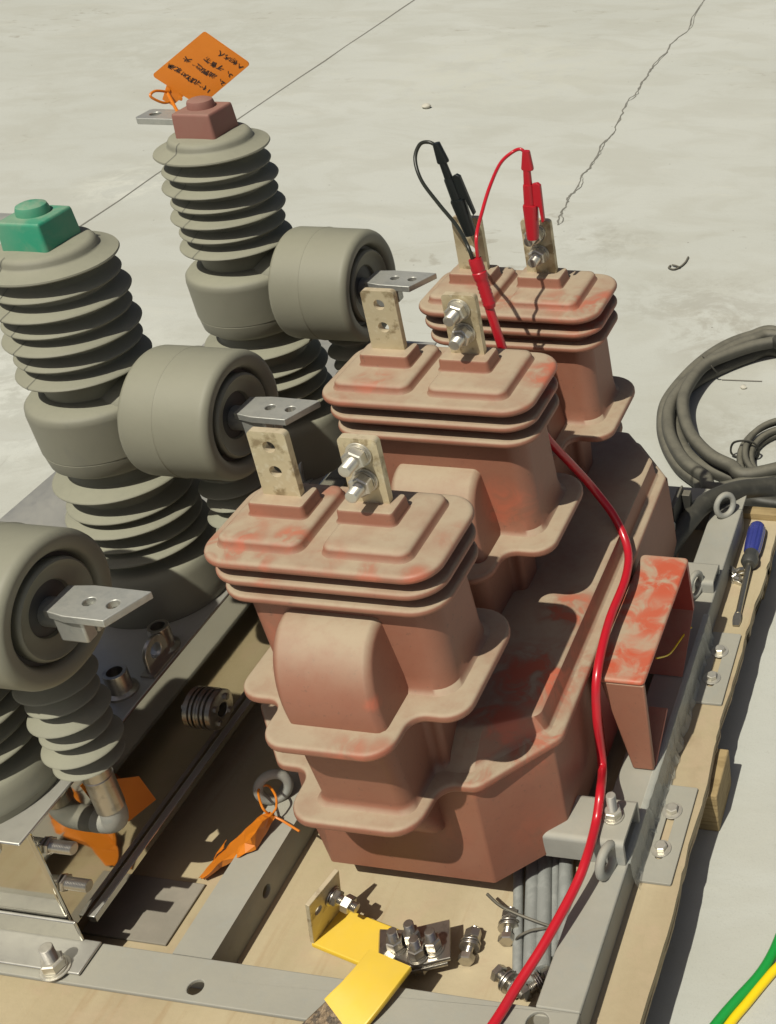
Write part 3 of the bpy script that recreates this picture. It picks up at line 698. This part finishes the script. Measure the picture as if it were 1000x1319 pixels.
def cap_block(c, mat, ztop, L=.060):
    x, y = c[0], c[1]
    b = BM(); R = rrect(x-.0265, x+.031, y-.028, y+.031, .0045, 4)
    stack(b, [(offset(R, .001), ztop-.004), (R, ztop-.002), (offset(R, .002), ztop+.029), (offset(R, .0028), ztop+.0315), (offset(R, .0042), ztop+.0325)])
    cp = obj('phase_cap', b, mat, cb)
    obj('cap_nub', lathe(BM(), [(.0175, -.001), (.0168, .006), (.0155, .0095), (.011, .0115), (.004, .012)], (x+.000, y+.005, ztop+.0325), (0, 0, 1), 28), mat, cp)
    b = BM(); w = .019
    holed(b, [(0, -w), (-.060, -w), (-.064, -w+.004), (-.064, w-.004), (-.060, w), (0, w)], [(-.045, 0, .0075), (-.012, 0, .0075)], .0085, place((x-.0262, y+.008, ztop+.012), (1, 0, 0), (0, 1, 0)))
    tb = obj('top_terminal_bar', b, 'tinbar', cb); bevel_mod(tb, .0008)
    return cp
ax_mid = V((-1.027, 1.095, -.744)); ax_rear = ony(317, 350, 1.397); ax_front = V((-1.035, .777, -.770))
for c, cap, ce, Xb in ((ax_front, None, ony(78, 785, .777), -.955), (ax_mid, 'green', ony(316, 535, 1.095), -.942), (ax_rear, 'redcap', ony(480, 368, 1.397), -.932)):
    pole(c.x, c.y, c.z, cap, ZT+.004)
    Xe = ce.x; Xb = Xe-.112
    nb = lathe(BM(), [(.045, 0), (.045, Xb+.004-c.x)], (c.x, c.y, (c.z+ce.z)/2), (1, 0, 0), 36); obj('neck', nb, 'grey', cb)
    cy = cylinder((ce.x, c.y, ce.z), Xe, Xb)
    ct_bar(cy, Xe-.001, c.y, ce.z+.006)
    zt_ = c.z+(.4945-.288)*.976
    if cap: cap_block((c.x-.004, c.y), cap, zt_)
    else: cap_block((c.x-.004, c.y), 'ywire', zt_)
    xb = Xe-.052
    bushing(xb, c.y+.012, ce.z-.070, ce.z-.225)
# fitting below the nearest bushing, bending back into the tank
fx = V((ony(78, 785, .777).x-.052, .789, ony(78, 785, .777).z-.226))
fit = obj('bushing_ferrule', lathe(BM(), [(.0145, 0), (.0145, .045), (.0150, .0455), (.0150, .047), (.0142, .048), (.0142, .066), (.0150, .067), (.0150, .069), (.0135, .070)], fx+V((0, 0, -.068)), (0, 0, 1), 28), 'bright', cb)
for k in range(4): obj('engraved_ring', lathe(BM(), [(.01435, 0), (.01435, .0008)], fx+V((0, 0, -.066+.0042*k)), (0, 0, 1), 28), 'darksteel', fit)
b = BM(); tube(b, catmull([fx+V((0, 0, -.062)), fx+V((0, 0, -.080)), fx+V((-.006, .002, -.094)), fx+V((-.022, .004, -.100)), (TX+.0005, fx.y+.005, fx.z-.101)], 6), [.0135]*25, 18); obj('elbow_pipe', b, 'galv', cb)

# ================================================================== orange tags
def text_mesh(s, size):
    cu = bpy.data.curves.new('t', 'FONT'); cu.body = s; cu.size = size; cu.shear = .25; cu.offset = .00022
    o = bpy.data.objects.new('t', cu); COL.objects.link(o); bpy.context.view_layer.update()
    me = bpy.data.meshes.new_from_object(o.evaluated_get(bpy.context.evaluated_depsgraph_get()))
    bpy.data.objects.remove(o); return me
TY = 1.45
tc = [ony(x, y, TY) for x, y in ((195, 97), (258, 137), (323, 82), (263, 40))]
tg = thing('written_tag', 'orange plastic tag with black handwriting tied to the bar of the red capped pole', 'tag', ony(222, 122, TY))
out = round_poly([(q.x, q.z, .004) for q in tc], 4)
b = BM(); loft(b, [[V((x, TY, z)) for x, z in out], [V((x, TY+.0012, z)) for x, z in out]]); obj('tag_sheet', b, 'tag', tg)
nk = [ony(x, y, TY) for x, y in ((215, 108), (236, 124), (222, 136), (209, 128))]
b = BM(); quad_prism(b, [(q.x, TY+.0002, q.z) for q in nk], (0, .001, 0)); obj('tag_neck', b, 'tag', tg)
for (x, y) in ((217, 115), (233, 126)): obj('eyelet', lathe(BM(), [(.0035, -.0014), (.002, -.0018)], ony(x, y, TY), (0, 1, 0), 12), 'tag', tg)
bar_r = V((ax_rear.x-.09, ax_rear.y+.012, ax_rear.z+(.5015-.288)*.976+.02))
b = BM(); tube(b, catmull([ony(216, 118, TY-.003), ony(200, 117, TY-.02), ony(194, 124, TY-.03), ony(210, 132, TY-.02), ony(222, 130, TY-.006)], 6), .0018, 8); tube(b, catmull([ony(216, 120, TY-.004), ony(224, 135, TY-.03), ony(231, 148, TY-.06), ony(238, 162, TY-.075)], 6), .0022, 8); obj('tie_strap', b, 'tag', tg)
e1 = (ony(276, 61, TY)-ony(311, 84, TY)).normalized(); nn = V((0, -1, 0)); e2 = nn.cross(e1)
for s, (x, y), sz in (('1 柱北胸对发混', (272, 119), .0092), ('2、油侧运主头', (290, 109), .0092), ('3、不备器', (300, 99), .0092), ('A 相本人', (313, 88), .0092)):
    me = text_mesh(s, sz); bt = BM(); bt.from_mesh(me); bpy.data.meshes.remove(me)
    q = ony(x, y, TY)+e2*-.004
    for v_ in bt.verts: v_.co += V((.0009*math.sin(v_.co.x*330+v_.co.y*250), .0011*math.sin(v_.co.x*210+1.3)+.0006*math.sin(v_.co.y*600), 0))
    bt.transform(Matrix(((e1.x, e2.x, nn.x, q.x), (e1.y, e2.y, nn.y, q.y-.0004), (e1.z, e2.z, nn.z, q.z), (0, 0, 0, 1))))
    obj('handwriting', bt, 'ink', tg, smooth=False)
# tag tied to the lifting eye between tank and transformer, curled, lying over the middle channel
tg2 = thing('curled_tag', 'curled orange tag tied to the lifting eye on the middle channel', 'tag', onz(335, 1075, BZ))
Pq = [onz(257, 1131, PZ+.004), onz(272, 1112, PZ+.010), onz(292, 1092, PZ+.022), onz(312, 1074, BZ+.002), onz(332, 1053, BZ+.014), onz(350, 1046, BZ+.018)]
Qq = [onz(262, 1132, PZ+.010), onz(281, 1114, PZ+.026), onz(303, 1097, PZ+.044), onz(322, 1081, BZ+.020), onz(338, 1060, BZ+.026), onz(352, 1049, BZ+.020)]
Sq = [onz(263, 1132, PZ+.006), onz(284, 1118, PZ+.012), onz(308, 1103, BZ+.002), onz(331, 1094, BZ+.002), onz(341, 1074, BZ+.006), onz(353, 1053, BZ+.016)]
b = BM(); rows = [[b.verts.new(q) for q in L] for L in (Pq, Qq, Sq)]
for a, c2 in zip(rows, rows[1:]):
    for k in range(5): b.faces.new((a[k], a[k+1], c2[k+1], c2[k]))
sl_ = [b.verts.new(q) for q in (onz(275, 1105, PZ+.016), onz(291, 1081, PZ+.03), onz(287, 1092, PZ+.03))]; b.faces.new(sl_)
bmesh.ops.subdivide_edges(b, edges=b.edges[:], cuts=2)
for v_ in b.verts: v_.co += V((random.uniform(-1, 1), random.uniform(-1, 1), random.uniform(-1, 1)))*.0011
o = obj('tag_sheet', b, 'tag', tg2, smooth=False); sm = o.modifiers.new('thick', 'SOLIDIFY'); sm.thickness = .0008
b = BM(); tube(b, catmull([onz(348, 1050, BZ+.016), onz(338, 1040, BZ+.03), onz(333, 1018, BZ+.03), onz(345, 1012, BZ+.03), onz(355, 1025, BZ+.03), onz(356, 1040, BZ+.02), onz(352, 1050, BZ+.016), onz(365, 1058, BZ+.012), onz(386, 1071, BZ+.01)], 6), .0014, 8); obj('tie_strap', b, 'tag', tg2)
# tag behind the ferrule, against the tank
tg3 = BM(); q = [onx(125, 1015, TX+.010), onx(135, 1040, TX+.005), onx(165, 1058, TX+.003), onx(200, 1030, TX+.008), onx(178, 1000, TX+.014), onx(145, 1004, TX+.013)]
quad_prism(tg3, q, (.0012, 0, 0)); solo('hanging_tag', tg3, 'tag', 'orange tag leaning on the steel tank behind the pipe fitting', 'tag')

# ================================================================== test lead
tl = thing('test_lead', 'red test cable splitting into a red and a black clip lead on the rear terminals', 'cable', onz(640, 1319, BZ))
red = [onz(380, 1620, GZ+.012), onz(470, 1520, PZ+.010), onz(560, 1420, BZ+.004), onz(632, 1325, BZ+.007), onz(668, 1268, BZ+.012), onz(703, 1213, BZ+.022), onz(740, 1145, BZ+.034), onz(756, 1105, BZ+.043), onz(768, 1060, BZ+.044), onz(774, 1018, BZ+.062), onx(776, 985, -.421), onx(769, 920, -.424), onx(770, 865, -.426), onz(785, 800, -1.030), onz(806, 745, -1.028), onz(809, 708, -1.024), onz(793, 668, -.997), ony(765, 630, 1.275), ony(739, 601, 1.262), ony(716, 577, 1.245)]
red += [ony(700, 558, 1.236), ony(676, 520, 1.24), ony(660, 485, 1.235), ony(648, 450, 1.228), ony(638, 420, 1.228), ony(628, 388, 1.23)]
b = BM(); tube(b, catmull(red, 12), .0056, 16); obj('red_cable', b, 'redp', tl)
spl = [ony(632, 396, 1.229), ony(621, 365, 1.232), ony(612, 333, 1.235)]
d = (spl[2]-spl[0]); Ls = d.length; d.normalize()
prof = [(.0062, 0), (.0075, .004)]
for k in range(6): prof += [(.0078, .006+k*.005), (.0070, .0085+k*.005)]
prof += [(.0082, .037), (.0086, .040), (.0088, Ls*.72), (.0078, Ls*.74), (.0080, Ls*.76), (.0085, Ls*.80), (.0080, Ls*.86), (.0084, Ls*.92), (.0078, Ls)]
prof = sorted(prof, key=lambda q: q[1])
b = BM(); lathe(b, prof, spl[0], d, 24); obj('splitter_sleeve', b, 'redclip', tl)
YT = 1.402
bk = [spl[2]-d*.004+V((-.003, 0, 0)), ony(602, 315, 1.24), ony(588, 290, 1.28), ony(565, 262, 1.32), ony(543, 232, 1.36), ony(535, 205, 1.38), ony(541, 186, 1.39), ony(553, 183, YT-.012), ony(563, 189, YT-.012), ony(569, 197, YT-.012)]
b = BM(); tube(b, catmull(bk, 10), .0024, 10); obj('black_lead', b, 'blackw', tl)
rd = [spl[2]-d*.004+V((.003, 0, 0)), ony(614, 305, 1.24), ony(622, 270, 1.28), ony(632, 238, 1.32), ony(645, 210, 1.37), ony(660, 196, 1.39), ony(671, 192, YT-.012), ony(678, 199, YT-.012)]
b = BM(); tube(b, catmull(rd, 10), .0022, 10); obj('red_lead', b, 'redp', tl)
def clip(name, a, e, mat, side):
    """boot, hinge and jaw of a pen-shaped clip from a (cable end) to e (tip)"""
    a = V(a); e = V(e); ax = (e-a); L = ax.length; ax.normalize()
    sd = (V((side, 0, 0))-ax*ax.dot(V((side, 0, 0)))).normalized(); nn = ax.cross(sd)
    def ob(s0, s1, w0, w1, th, off=0.0):
        R = []
        for s, w in ((s0, w0), (s0+.002, w0*1.1), (s1-.002, w1*1.1), (s1, w1)):
            R.append([a+ax*s+sd*(off+x)+nn*y for x, y in rrect(-w, w, -th, th, min(w, th)*.8, 3)])
        return R
    root = obj(name, loft(BM(), ob(.0, L*.21, .0045, .0072, .0042, .001)), mat, tl)
    obj('clip_neck', loft(BM(), ob(L*.20, L*.38, .0042, .0048, .004)), mat, root)
    obj('clip_body', loft(BM(), ob(L*.375, L*.62, .0058, .0062, .006)), mat, root)
    obj('clip_jaw', loft(BM(), ob(L*.605, L, .0088, .0068, .0075, .001)), mat, root)
    lever = [(.006, L*.36), (.0125, L*.345), (.0165, L*.37), (.0185, L*.78), (.0150, L*.80), (.0125, L*.62), (.006, L*.60)]
    b = BM(); quad_prism(b, [a+ax*s+sd*x-nn*.003 for x, s in lever], nn*.006); bevel_mod(obj('clip_lever', b, mat, root), .0008)
clip('black_clip', ony(561, 184, YT-.014), ony(606, 302, YT-.014), 'blackp', 1)
clip('red_clip', ony(677, 194, YT-.020), ony(686, 307, YT-.024), 'redclip', 1)

# ================================================================== yellow insulated links
yl = thing('bus_link', 'two yellow sleeved copper links bolted together, bare tab standing up', 'busbar', onz(470, 1225, PZ))
def ribbon(bm, pts, wdir, w, t):
    """flat bar along pts; wdir: width direction per point"""
    P = [V(p) for p in pts]; R = []
    for i, p in enumerate(P):
        tg_ = (P[min(i+1, len(P)-1)]-P[max(i-1, 0)]).normalized(); wd = V(wdir[i] if isinstance(wdir, list) else wdir); wd = (wd-tg_*wd.dot(tg_)).normalized(); n = wd.cross(tg_)
        R.append([p+wd*x+n*y for x, y in rrect(-w, w, -t/2, t/2, t*.3, 2)])
    return loft(bm, R)
ZL = PZ+.006
aL = onz(398, 1198, ZL); bL = onz(446, 1190, ZL); wL = (bL-aL)          # fold line of the standing tab
dL = (onz(470, 1232, ZL)-onz(399, 1203, ZL)); dL.z = 0; dL.normalize()
wd = V((-dL.y, dL.x, 0))
mid = (aL+bL)/2; w2 = .0255
ydir = wd
b = BM(); ribbon(b, [mid+V((0, 0, .0)), mid+dL*.010, mid+dL*.05, mid+dL*.098], wd, w2, .008); obj('yellow_sleeve', b, 'yellow', yl)
up = V((.20, .08, 1)).normalized()
b = BM(); M4 = place(mid+V((0, 0, .004))-dL*.003, wd, up)
holed(b, [(-.0245, 0), (.0245, 0), (.0245, .072), (-.0245, .072)], [(-.012, .047, .0055)], .0055, M4); tab = obj('bare_tab', b, 'tin', yl); bevel_mod(tab, .0006)
nrm = wd.cross(up).normalized()
if nrm.x < 0: nrm = -nrm
c = M4 @ V((.010, .044, .0028))
fastener(tab, c+nrm*.003, nrm, .0058, .034, .017, .011, .0115, 'bright', .016, .4)
obj('nut', nut_bm(BM(), c+nrm*.003, nrm, .016, .010, .1), 'bright', tab, angle=20)
# second link: bare overlap with four bolts, then yellow, going up over the front channel
ov = onz(540, 1222, PZ+.020)
p0 = onz(503, 1237, BZ+.014); p1 = onz(480, 1266, BZ+.0148); p2 = onz(459, 1291, BZ+.0115); pe = onz(438, 1313, BZ+.005); p3 = onz(404, 1345, BZ-.006); p4 = onz(360, 1395, BZ-.02)
pa = onz(474, 1230, BZ+.010); pb = onz(534, 1246, BZ+.010); wv = (pb-pa); wv.z = 0; wv.normalize()
b = BM(); ribbon(b, catmull([p0, p1, p2, pe], 6), wv, .0275, .0085); obj('yellow_sleeve', b, 'yellow', yl)
b = BM(); ribbon(b, [pe+(p2-pe)*.2, p3, p4], wv, .0245, .005); obj('bare_end', b, 'braid', yl)
# overlap plates run from the sleeve mouth towards the upper right
od = (onz(555, 1210, PZ+.03)-onz(490, 1225, PZ+.03)); od.z = 0; od.normalize()
q0 = (onz(505, 1228, PZ+.03)); q0.z = PZ+.030
b = BM(); ow = V((-od.y, od.x, 0)); ribbon(b, [q0-od*.012+V((0, 0, .010)), q0+od*.012, q0+od*.062], ow, .0245, .006); lk = obj('bare_overlap', b, 'bright', yl)
b = BM(); ribbon(b, [q0-od*.010+V((0, 0, -.0075)), q0+od*.058+V((0, 0, -.0075))], ow, .0245, .006); obj('bare_overlap', b, 'bright', yl)
for (x, y) in ((511, 1222), (532, 1212), (539, 1232), (559, 1222)):
    c = onz(x, y, q0.z+.0032); c.z = q0.z+.0032
    fastener(lk, c, (0, 0, 1), .0056, .030, .0165, .012, .0118, 'bright', .0045, random.random())
    obj('hex_head', nut_bm(BM(), c+V((0, 0, -.022)), (0, 0, 1), .0165, .008, random.random()), 'bright', lk, angle=20)

# ================================================================== loose bolts
def loose_bolt(c, ax, label, L=.036):
    c = V(c); ax = V(ax).normalized()
    t = thing('loose_bolt', label, 'bolt', c, 'loose bolts with nuts lying on the plywood')
    s = c-ax*L/2
    obj('bolt_head', nut_bm(BM(), s, ax, .0165, .008, .1), 'bright', t, angle=20)
    obj('shank', thread_bm(BM(), s+ax*.008, ax, .0052, L-.002), 'bright', t)
    for k, q in enumerate((.0165, .019, .0215)): obj('washer', washer_bm(BM(), s+ax*q, ax, .0118-.001*(k == 1), .0019), 'bright', t)
    obj('nut', nut_bm(BM(), s+ax*.0275, ax, .0165, .0105, .5), 'bright', t, angle=20)
zz = PZ+.0105
loose_bolt(onz(605, 1220, zz), onz(612, 1193, zz)-onz(597, 1245, zz), 'loose steel bolt with nut lying between the yellow link and the grey tubes')
loose_bolt(onz(655, 1195, zz), onz(660, 1168, zz)-onz(653, 1212, zz), 'loose steel bolt with nut touching the left side of the grey tubes')
loose_bolt(onz(655, 1265, zz+.002), onz(680, 1288, zz)-onz(640, 1252, zz), 'loose steel bolt with shiny washers under the red cable near the front channel', .040)
loose_bolt(onz(691, 1268, zz), V((.5, .6, 0)), 'half hidden loose bolt in the corner of the frame behind the red cable')

# ================================================================== bundle of grey tubes
tbn = thing('tube_bundle', 'bundle of grey corrugated sleeves under the transformer held by a cable tie', 'tubes', onz(695, 1190, PZ))
A = [(667, 1275), (683, 1270), (700, 1250), (714, 1235), (727, 1215)]
for i, ((x, y), (x2, y2)) in enumerate(zip(A, ((668, 1128), (687, 1120), (702, 1110), (715, 1105), (730, 1100)))):
    r = (.006, .0085, .009, .0055, .0085)[i]
    a = onz(x, y, PZ+r); e = onz(x2, y2, PZ+r); dd = (e-a).normalized(); e = e+dd*.12; L = (e-a).length
    prof = []
    n = int(L/.0032)
    for k in range(n): prof += [(r, k*L/n), (r*.972, (k+.5)*L/n)]
    prof = [(r*.6, -.0001)]+prof+[(r, L)]
    obj('sleeve', lathe(BM(), prof, a, dd, 20), 'tube', tbn)
tie = [onz(665, 1215, PZ+.004), onz(668, 1207, PZ+.016), onz(684, 1199, PZ+.021), onz(702, 1196, PZ+.021), onz(718, 1193, PZ+.018)]
b = BM(); tube(b, catmull(tie, 6), .0016, 8); tube(b, catmull([onz(716, 1196, PZ+.018), onz(690, 1187, PZ+.026), onz(660, 1175, PZ+.03), onz(642, 1165, PZ+.028), onz(628, 1152, PZ+.024)], 6), .0018, 8); obj('cable_tie', b, 'darksteel', tbn)

# ================================================================== screwdriver, small fasteners on the plywood
sd = thing('screwdriver', 'screwdriver with ribbed blue handle lying on the plywood', 'screwdriver', onz(965, 725, PZ))
ha = onz(977, 676, PZ+.014); hb = onz(965, 728, PZ+.013); tip = onz(948, 806, PZ+.003); dd = (hb-ha).normalized(); Lh = (hb-ha).length
b = BM(); R = []; x, y, z = frame_of(dd)
for t, r in ((0, .006), (.03, .0105), (.08, .0135), (.2, .0145), (.5, .0143), (.68, .0132), (.72, .0118), (.80, .0115), (.84, .0132), (.93, .0140), (1.0, .010)):
    R.append([ha+dd*(t*Lh)+(x*math.cos(2*math.pi*i/48)+y*math.sin(2*math.pi*i/48))*r*(1-(.07 if (i % 6 in (2, 3) and .05 < t < .7) else 0)) for i in range(48)])
h = loft(b, R[:7]); obj('handle', h, 'blue', sd, angle=30)
b = BM(); loft(b, R[6:]); obj('handle_collar', b, 'hblack', sd)
b = BM(); dt = (tip-hb).normalized(); Lt = (tip-hb).length
lathe(b, [(.0046, -.005), (.0046, Lt*.82)], hb, dt, 20)
x, y, z = frame_of(dt); pts = []
loft(b, [[hb+dt*s+x*(w*cx)+V((0, 0, 1))*(th*cy) for cx, cy in ((-1, -1), (1, -1), (1, 1), (-1, 1))] for s, w, th in ((Lt*.81, .0042, .0042), (Lt*.88, .0062, .0030), (Lt*.94, .0062, .0018), (Lt, .0048, .0009))])
obj('blade', b, 'steel', sd)
q = onz(948, 740, PZ+.008)
ln = thing('washer_pile', 'small pile of steel nuts and washers beside the screwdriver blade', 'nuts', onz(948, 740, PZ))
for (dx, dy, dz, ax) in ((-.006, .006, 0, (.6, .5, .6)), (.006, .008, -.001, (-.3, .7, .5)), (0, -.006, 0, (.5, -.8, .3)), (.004, -.014, -.002, (.3, .8, .3))):
    b = BM(); nut_bm(b, q+V((dx, dy, dz)), ax, .013, .006, random.random()); obj('nut', b, 'bright', ln, angle=20)
    b = BM(); washer_bm(b, q+V((dx+.003, dy-.002, dz-.004)), ax, .009, .0015); obj('washer', b, 'zinc', ln)
b = BM(); c = onz(973, 714, PZ+.006); lathe(b, [(.0055, 0), (.006, .001), (.006, .002), (.002, .0025), (.0018, .012), (.0004, .015)], c, (-.5, -.3, -.25), 16); solo('short_screw', b, 'tinbar', 'short pale screw at the plywood edge right of the screwdriver', 'screw')

# ================================================================== dark bracket behind the transformer
q0 = ony(846, 690, 1.40); q1 = ony(870, 632, 1.52)
x0 = q0.x; zt1 = q1.z
ab = thing('angle_bracket', 'dark steel angle bracket behind the red transformer below the rubber hose', 'bracket', (x0, 1.45, BZ))
b = BM(); box(b, (x0, 1.40, BZ+.002), (x0+.005, 1.53, zt1)); box(b, (x0+.0054, 1.47, BZ+.002), (x0+.009, 1.53, zt1+.004)); box(b, (x0+.0094, 1.515, BZ+.002), (x0+.022, 1.53, zt1-.004)); bevel_mod(obj('angle_plate', b, 'darksteel', ab), .001)
obj('hex_bolt', nut_bm(BM(), (x0+.0052, 1.455, zt1-.02), (1, 0, 0), .014, .007), 'zinc', ab, angle=20)

# ================================================================== rubber hose coil
hc = thing('hose_coil', 'thick dusty black rubber hose coiled on the concrete behind the pallet', 'hose', onz(930, 540, GZ))
r = .0128
A1 = [(918, 637), (900, 621), (876, 602), (861, 578), (854, 549), (859, 518), (882, 487), (909, 462), (938, 444), (968, 433), (1000, 427)]
A2 = [(967, 611), (942, 600), (916, 587), (894, 565), (883, 542), (880, 516), (889, 493), (909, 470), (940, 456), (970, 446), (1000, 440)]
A3 = [(956, 619), (927, 610), (900, 597), (881, 578), (870, 551), (869, 527), (884, 503), (905, 487), (930, 474), (965, 460), (1000, 452)]
def arc(p, q, n=7, bulge=.30):
    p = V(p); q = V(q); out = []
    for k in range(1, n):
        t = k/n; a = p.lerp(q, t); out.append(a+V((bulge*math.sin(math.pi*t), 0, 0)))
    return out
seq = []
A4 = [(926, 630), (908, 614), (884, 596), (869, 574), (861, 549), (865, 519), (887, 490), (913, 467), (942, 449), (970, 438), (1000, 432)]
for i, A in enumerate((A3, A1, A4, A2)):
    zz = GZ+r+(.0, .004, .022, .032)[i]
    P = [onz(x, y, zz+(.012 if i == 1 and 4 < k else 0)) for k, (x, y) in enumerate(A)]
    if seq: seq += arc(seq[-1], P[0])
    seq += P
b = BM(); tube(b, catmull(seq, 8), r, 14); obj('coiled_hose', b, 'hose', hc)
tail = arc(seq[-1], onz(1030, 622, GZ+.10), 6, .2)
tl_p = [seq[-1]]+tail+[onz(1030, 624, GZ+.10), onz(1000, 627, GZ+.12), onz(960, 630, GZ+.14), onz(930, 638, GZ+.155), onz(903, 653, GZ+.162), onz(880, 680, GZ+.165), onz(862, 706, GZ+.158), onz(850, 735, GZ+.15)]
b = BM(); tube(b, catmull(tl_p, 8), r*1.25, 14); obj('hose_tail', b, 'black', hc)
b = BM(); low = [onz(905, 642, GZ+.05), onz(940, 640, GZ+.035), onz(975, 645, GZ+.02), onz(1010, 650, GZ+.018), onz(1040, 652, GZ+.018)]; tube(b, catmull(low, 6), r, 14); obj('hose_end', b, 'black', hc)
b = BM(); tube(b, catmull([onz(901, 460, GZ+.03), onz(908, 460, GZ+.045), onz(916, 471, GZ+.045), onz(925, 481, GZ+.022)], 5), .002, 6); obj('binding_wire', b, 'darksteel', hc)
sc = thing('cable_coil', 'small coil of thin grey cable at the right edge next to the hose', 'cable', onz(995, 590, GZ))
cc = onz(1012, 595, GZ)
for k in range(5):
    R0 = .075+.012*(k % 3); zk = GZ+.008+.012*(k//2)
    P = [V((cc.x+R0*math.cos(2*math.pi*i/40)*.85, cc.y+R0*1.15*math.sin(2*math.pi*i/40), zk)) for i in range(40)]
    b = BM(); tube(b, P, .0065, 10, True); obj('cable_turn', b, 'hose', sc)
b = BM(); tube(b, catmull([V((cc.x-.104, cc.y, GZ+.012)), V((cc.x-.098, cc.y, GZ+.036)), V((cc.x-.070, cc.y, GZ+.042)), V((cc.x-.052, cc.y, GZ+.030)), V((cc.x-.055, cc.y, GZ+.004)), V((cc.x-.085, cc.y, GZ+.002))], 6, True), .0022, 6, True); obj('tie_band', b, 'black', sc)

# ================================================================== loose cables on the concrete, litter
b = BM(); tube(b, catmull([onz(x, y, GZ+.006) for x, y in ((880, 1375), (925, 1317), (950, 1288), (978, 1257), (996, 1228), (1012, 1190), (1030, 1150))], 8), .0062, 12); solo('green_cable', b, 'gwire', 'green cable lying on the concrete in the lower right corner', 'cable')
b = BM(); tube(b, catmull([onz(x, y, GZ+.0055) for x, y in ((900, 1375), (942, 1317), (962, 1293), (985, 1265), (1002, 1246), (1030, 1222))], 8), .0056, 12); solo('yellow_cable', b, 'ywire', 'yellow cable lying beside the green one in the lower right corner', 'cable')
b = BM(); tube(b, catmull([onz(x, y, GZ+.003) for x, y in ((864, 342), (862, 345), (868, 347), (876, 344), (883, 338), (887, 331))], 6), .0026, 8); tube(b, catmull([onz(x, y, GZ+.006) for x, y in ((876, 344), (871, 342), (866, 341))], 4), .0022, 6); solo('bent_wire', b, 'darksteel', 'short bent piece of dark wire on the concrete', 'wire')
b = BM(); tube(b, [onz(930, 489, GZ+.002), onz(955, 490, GZ+.002), onz(982, 491, GZ+.002)], .0012, 6); solo('straight_wire', b, 'darksteel', 'thin straight wire on the concrete inside the hose coil', 'wire')
def blob(bm, c, r, sq=.6):
    s = bmesh.ops.create_icosphere(bm, subdivisions=2, radius=r)
    for v_ in s['verts']: v_.co = V((v_.co.x*(1+random.uniform(-.15, .15)), v_.co.y*(1+random.uniform(-.15, .15)), v_.co.z*sq*(1+random.uniform(-.1, .1))))+V(c)+V((0, 0, r*sq*.8))
b = BM(); blob(b, onz(550, 139, GZ), .016); solo('pebble', b, 'stone', 'pale pebble alone on the concrete at the top', 'stone')
b = BM(); blob(b, onz(958, 500, GZ), .007); solo('pebble', b, 'stone', 'tiny pebble on the concrete inside the hose coil', 'stone')
for (x, y, w, lab) in ((82, 610, .014, 'white paint fleck on the concrete, upper of two left of the ribbed pole'), (85, 630, .011, 'white paint fleck on the concrete, lower of two left of the ribbed pole')):
    c = onz(x, y, GZ); b = BM(); P = [(c.x+w*(1.2+.4*math.sin(k*2.1))*math.cos(k*math.pi/6), c.y+w*(1+.4*math.sin(k*1.7))*math.sin(k*math.pi/6)) for k in range(12)]
    stack(b, [(P, GZ+.0004), (P, GZ+.0014)]); solo('paint_fleck', b, 'white', lab, 'paint fleck')
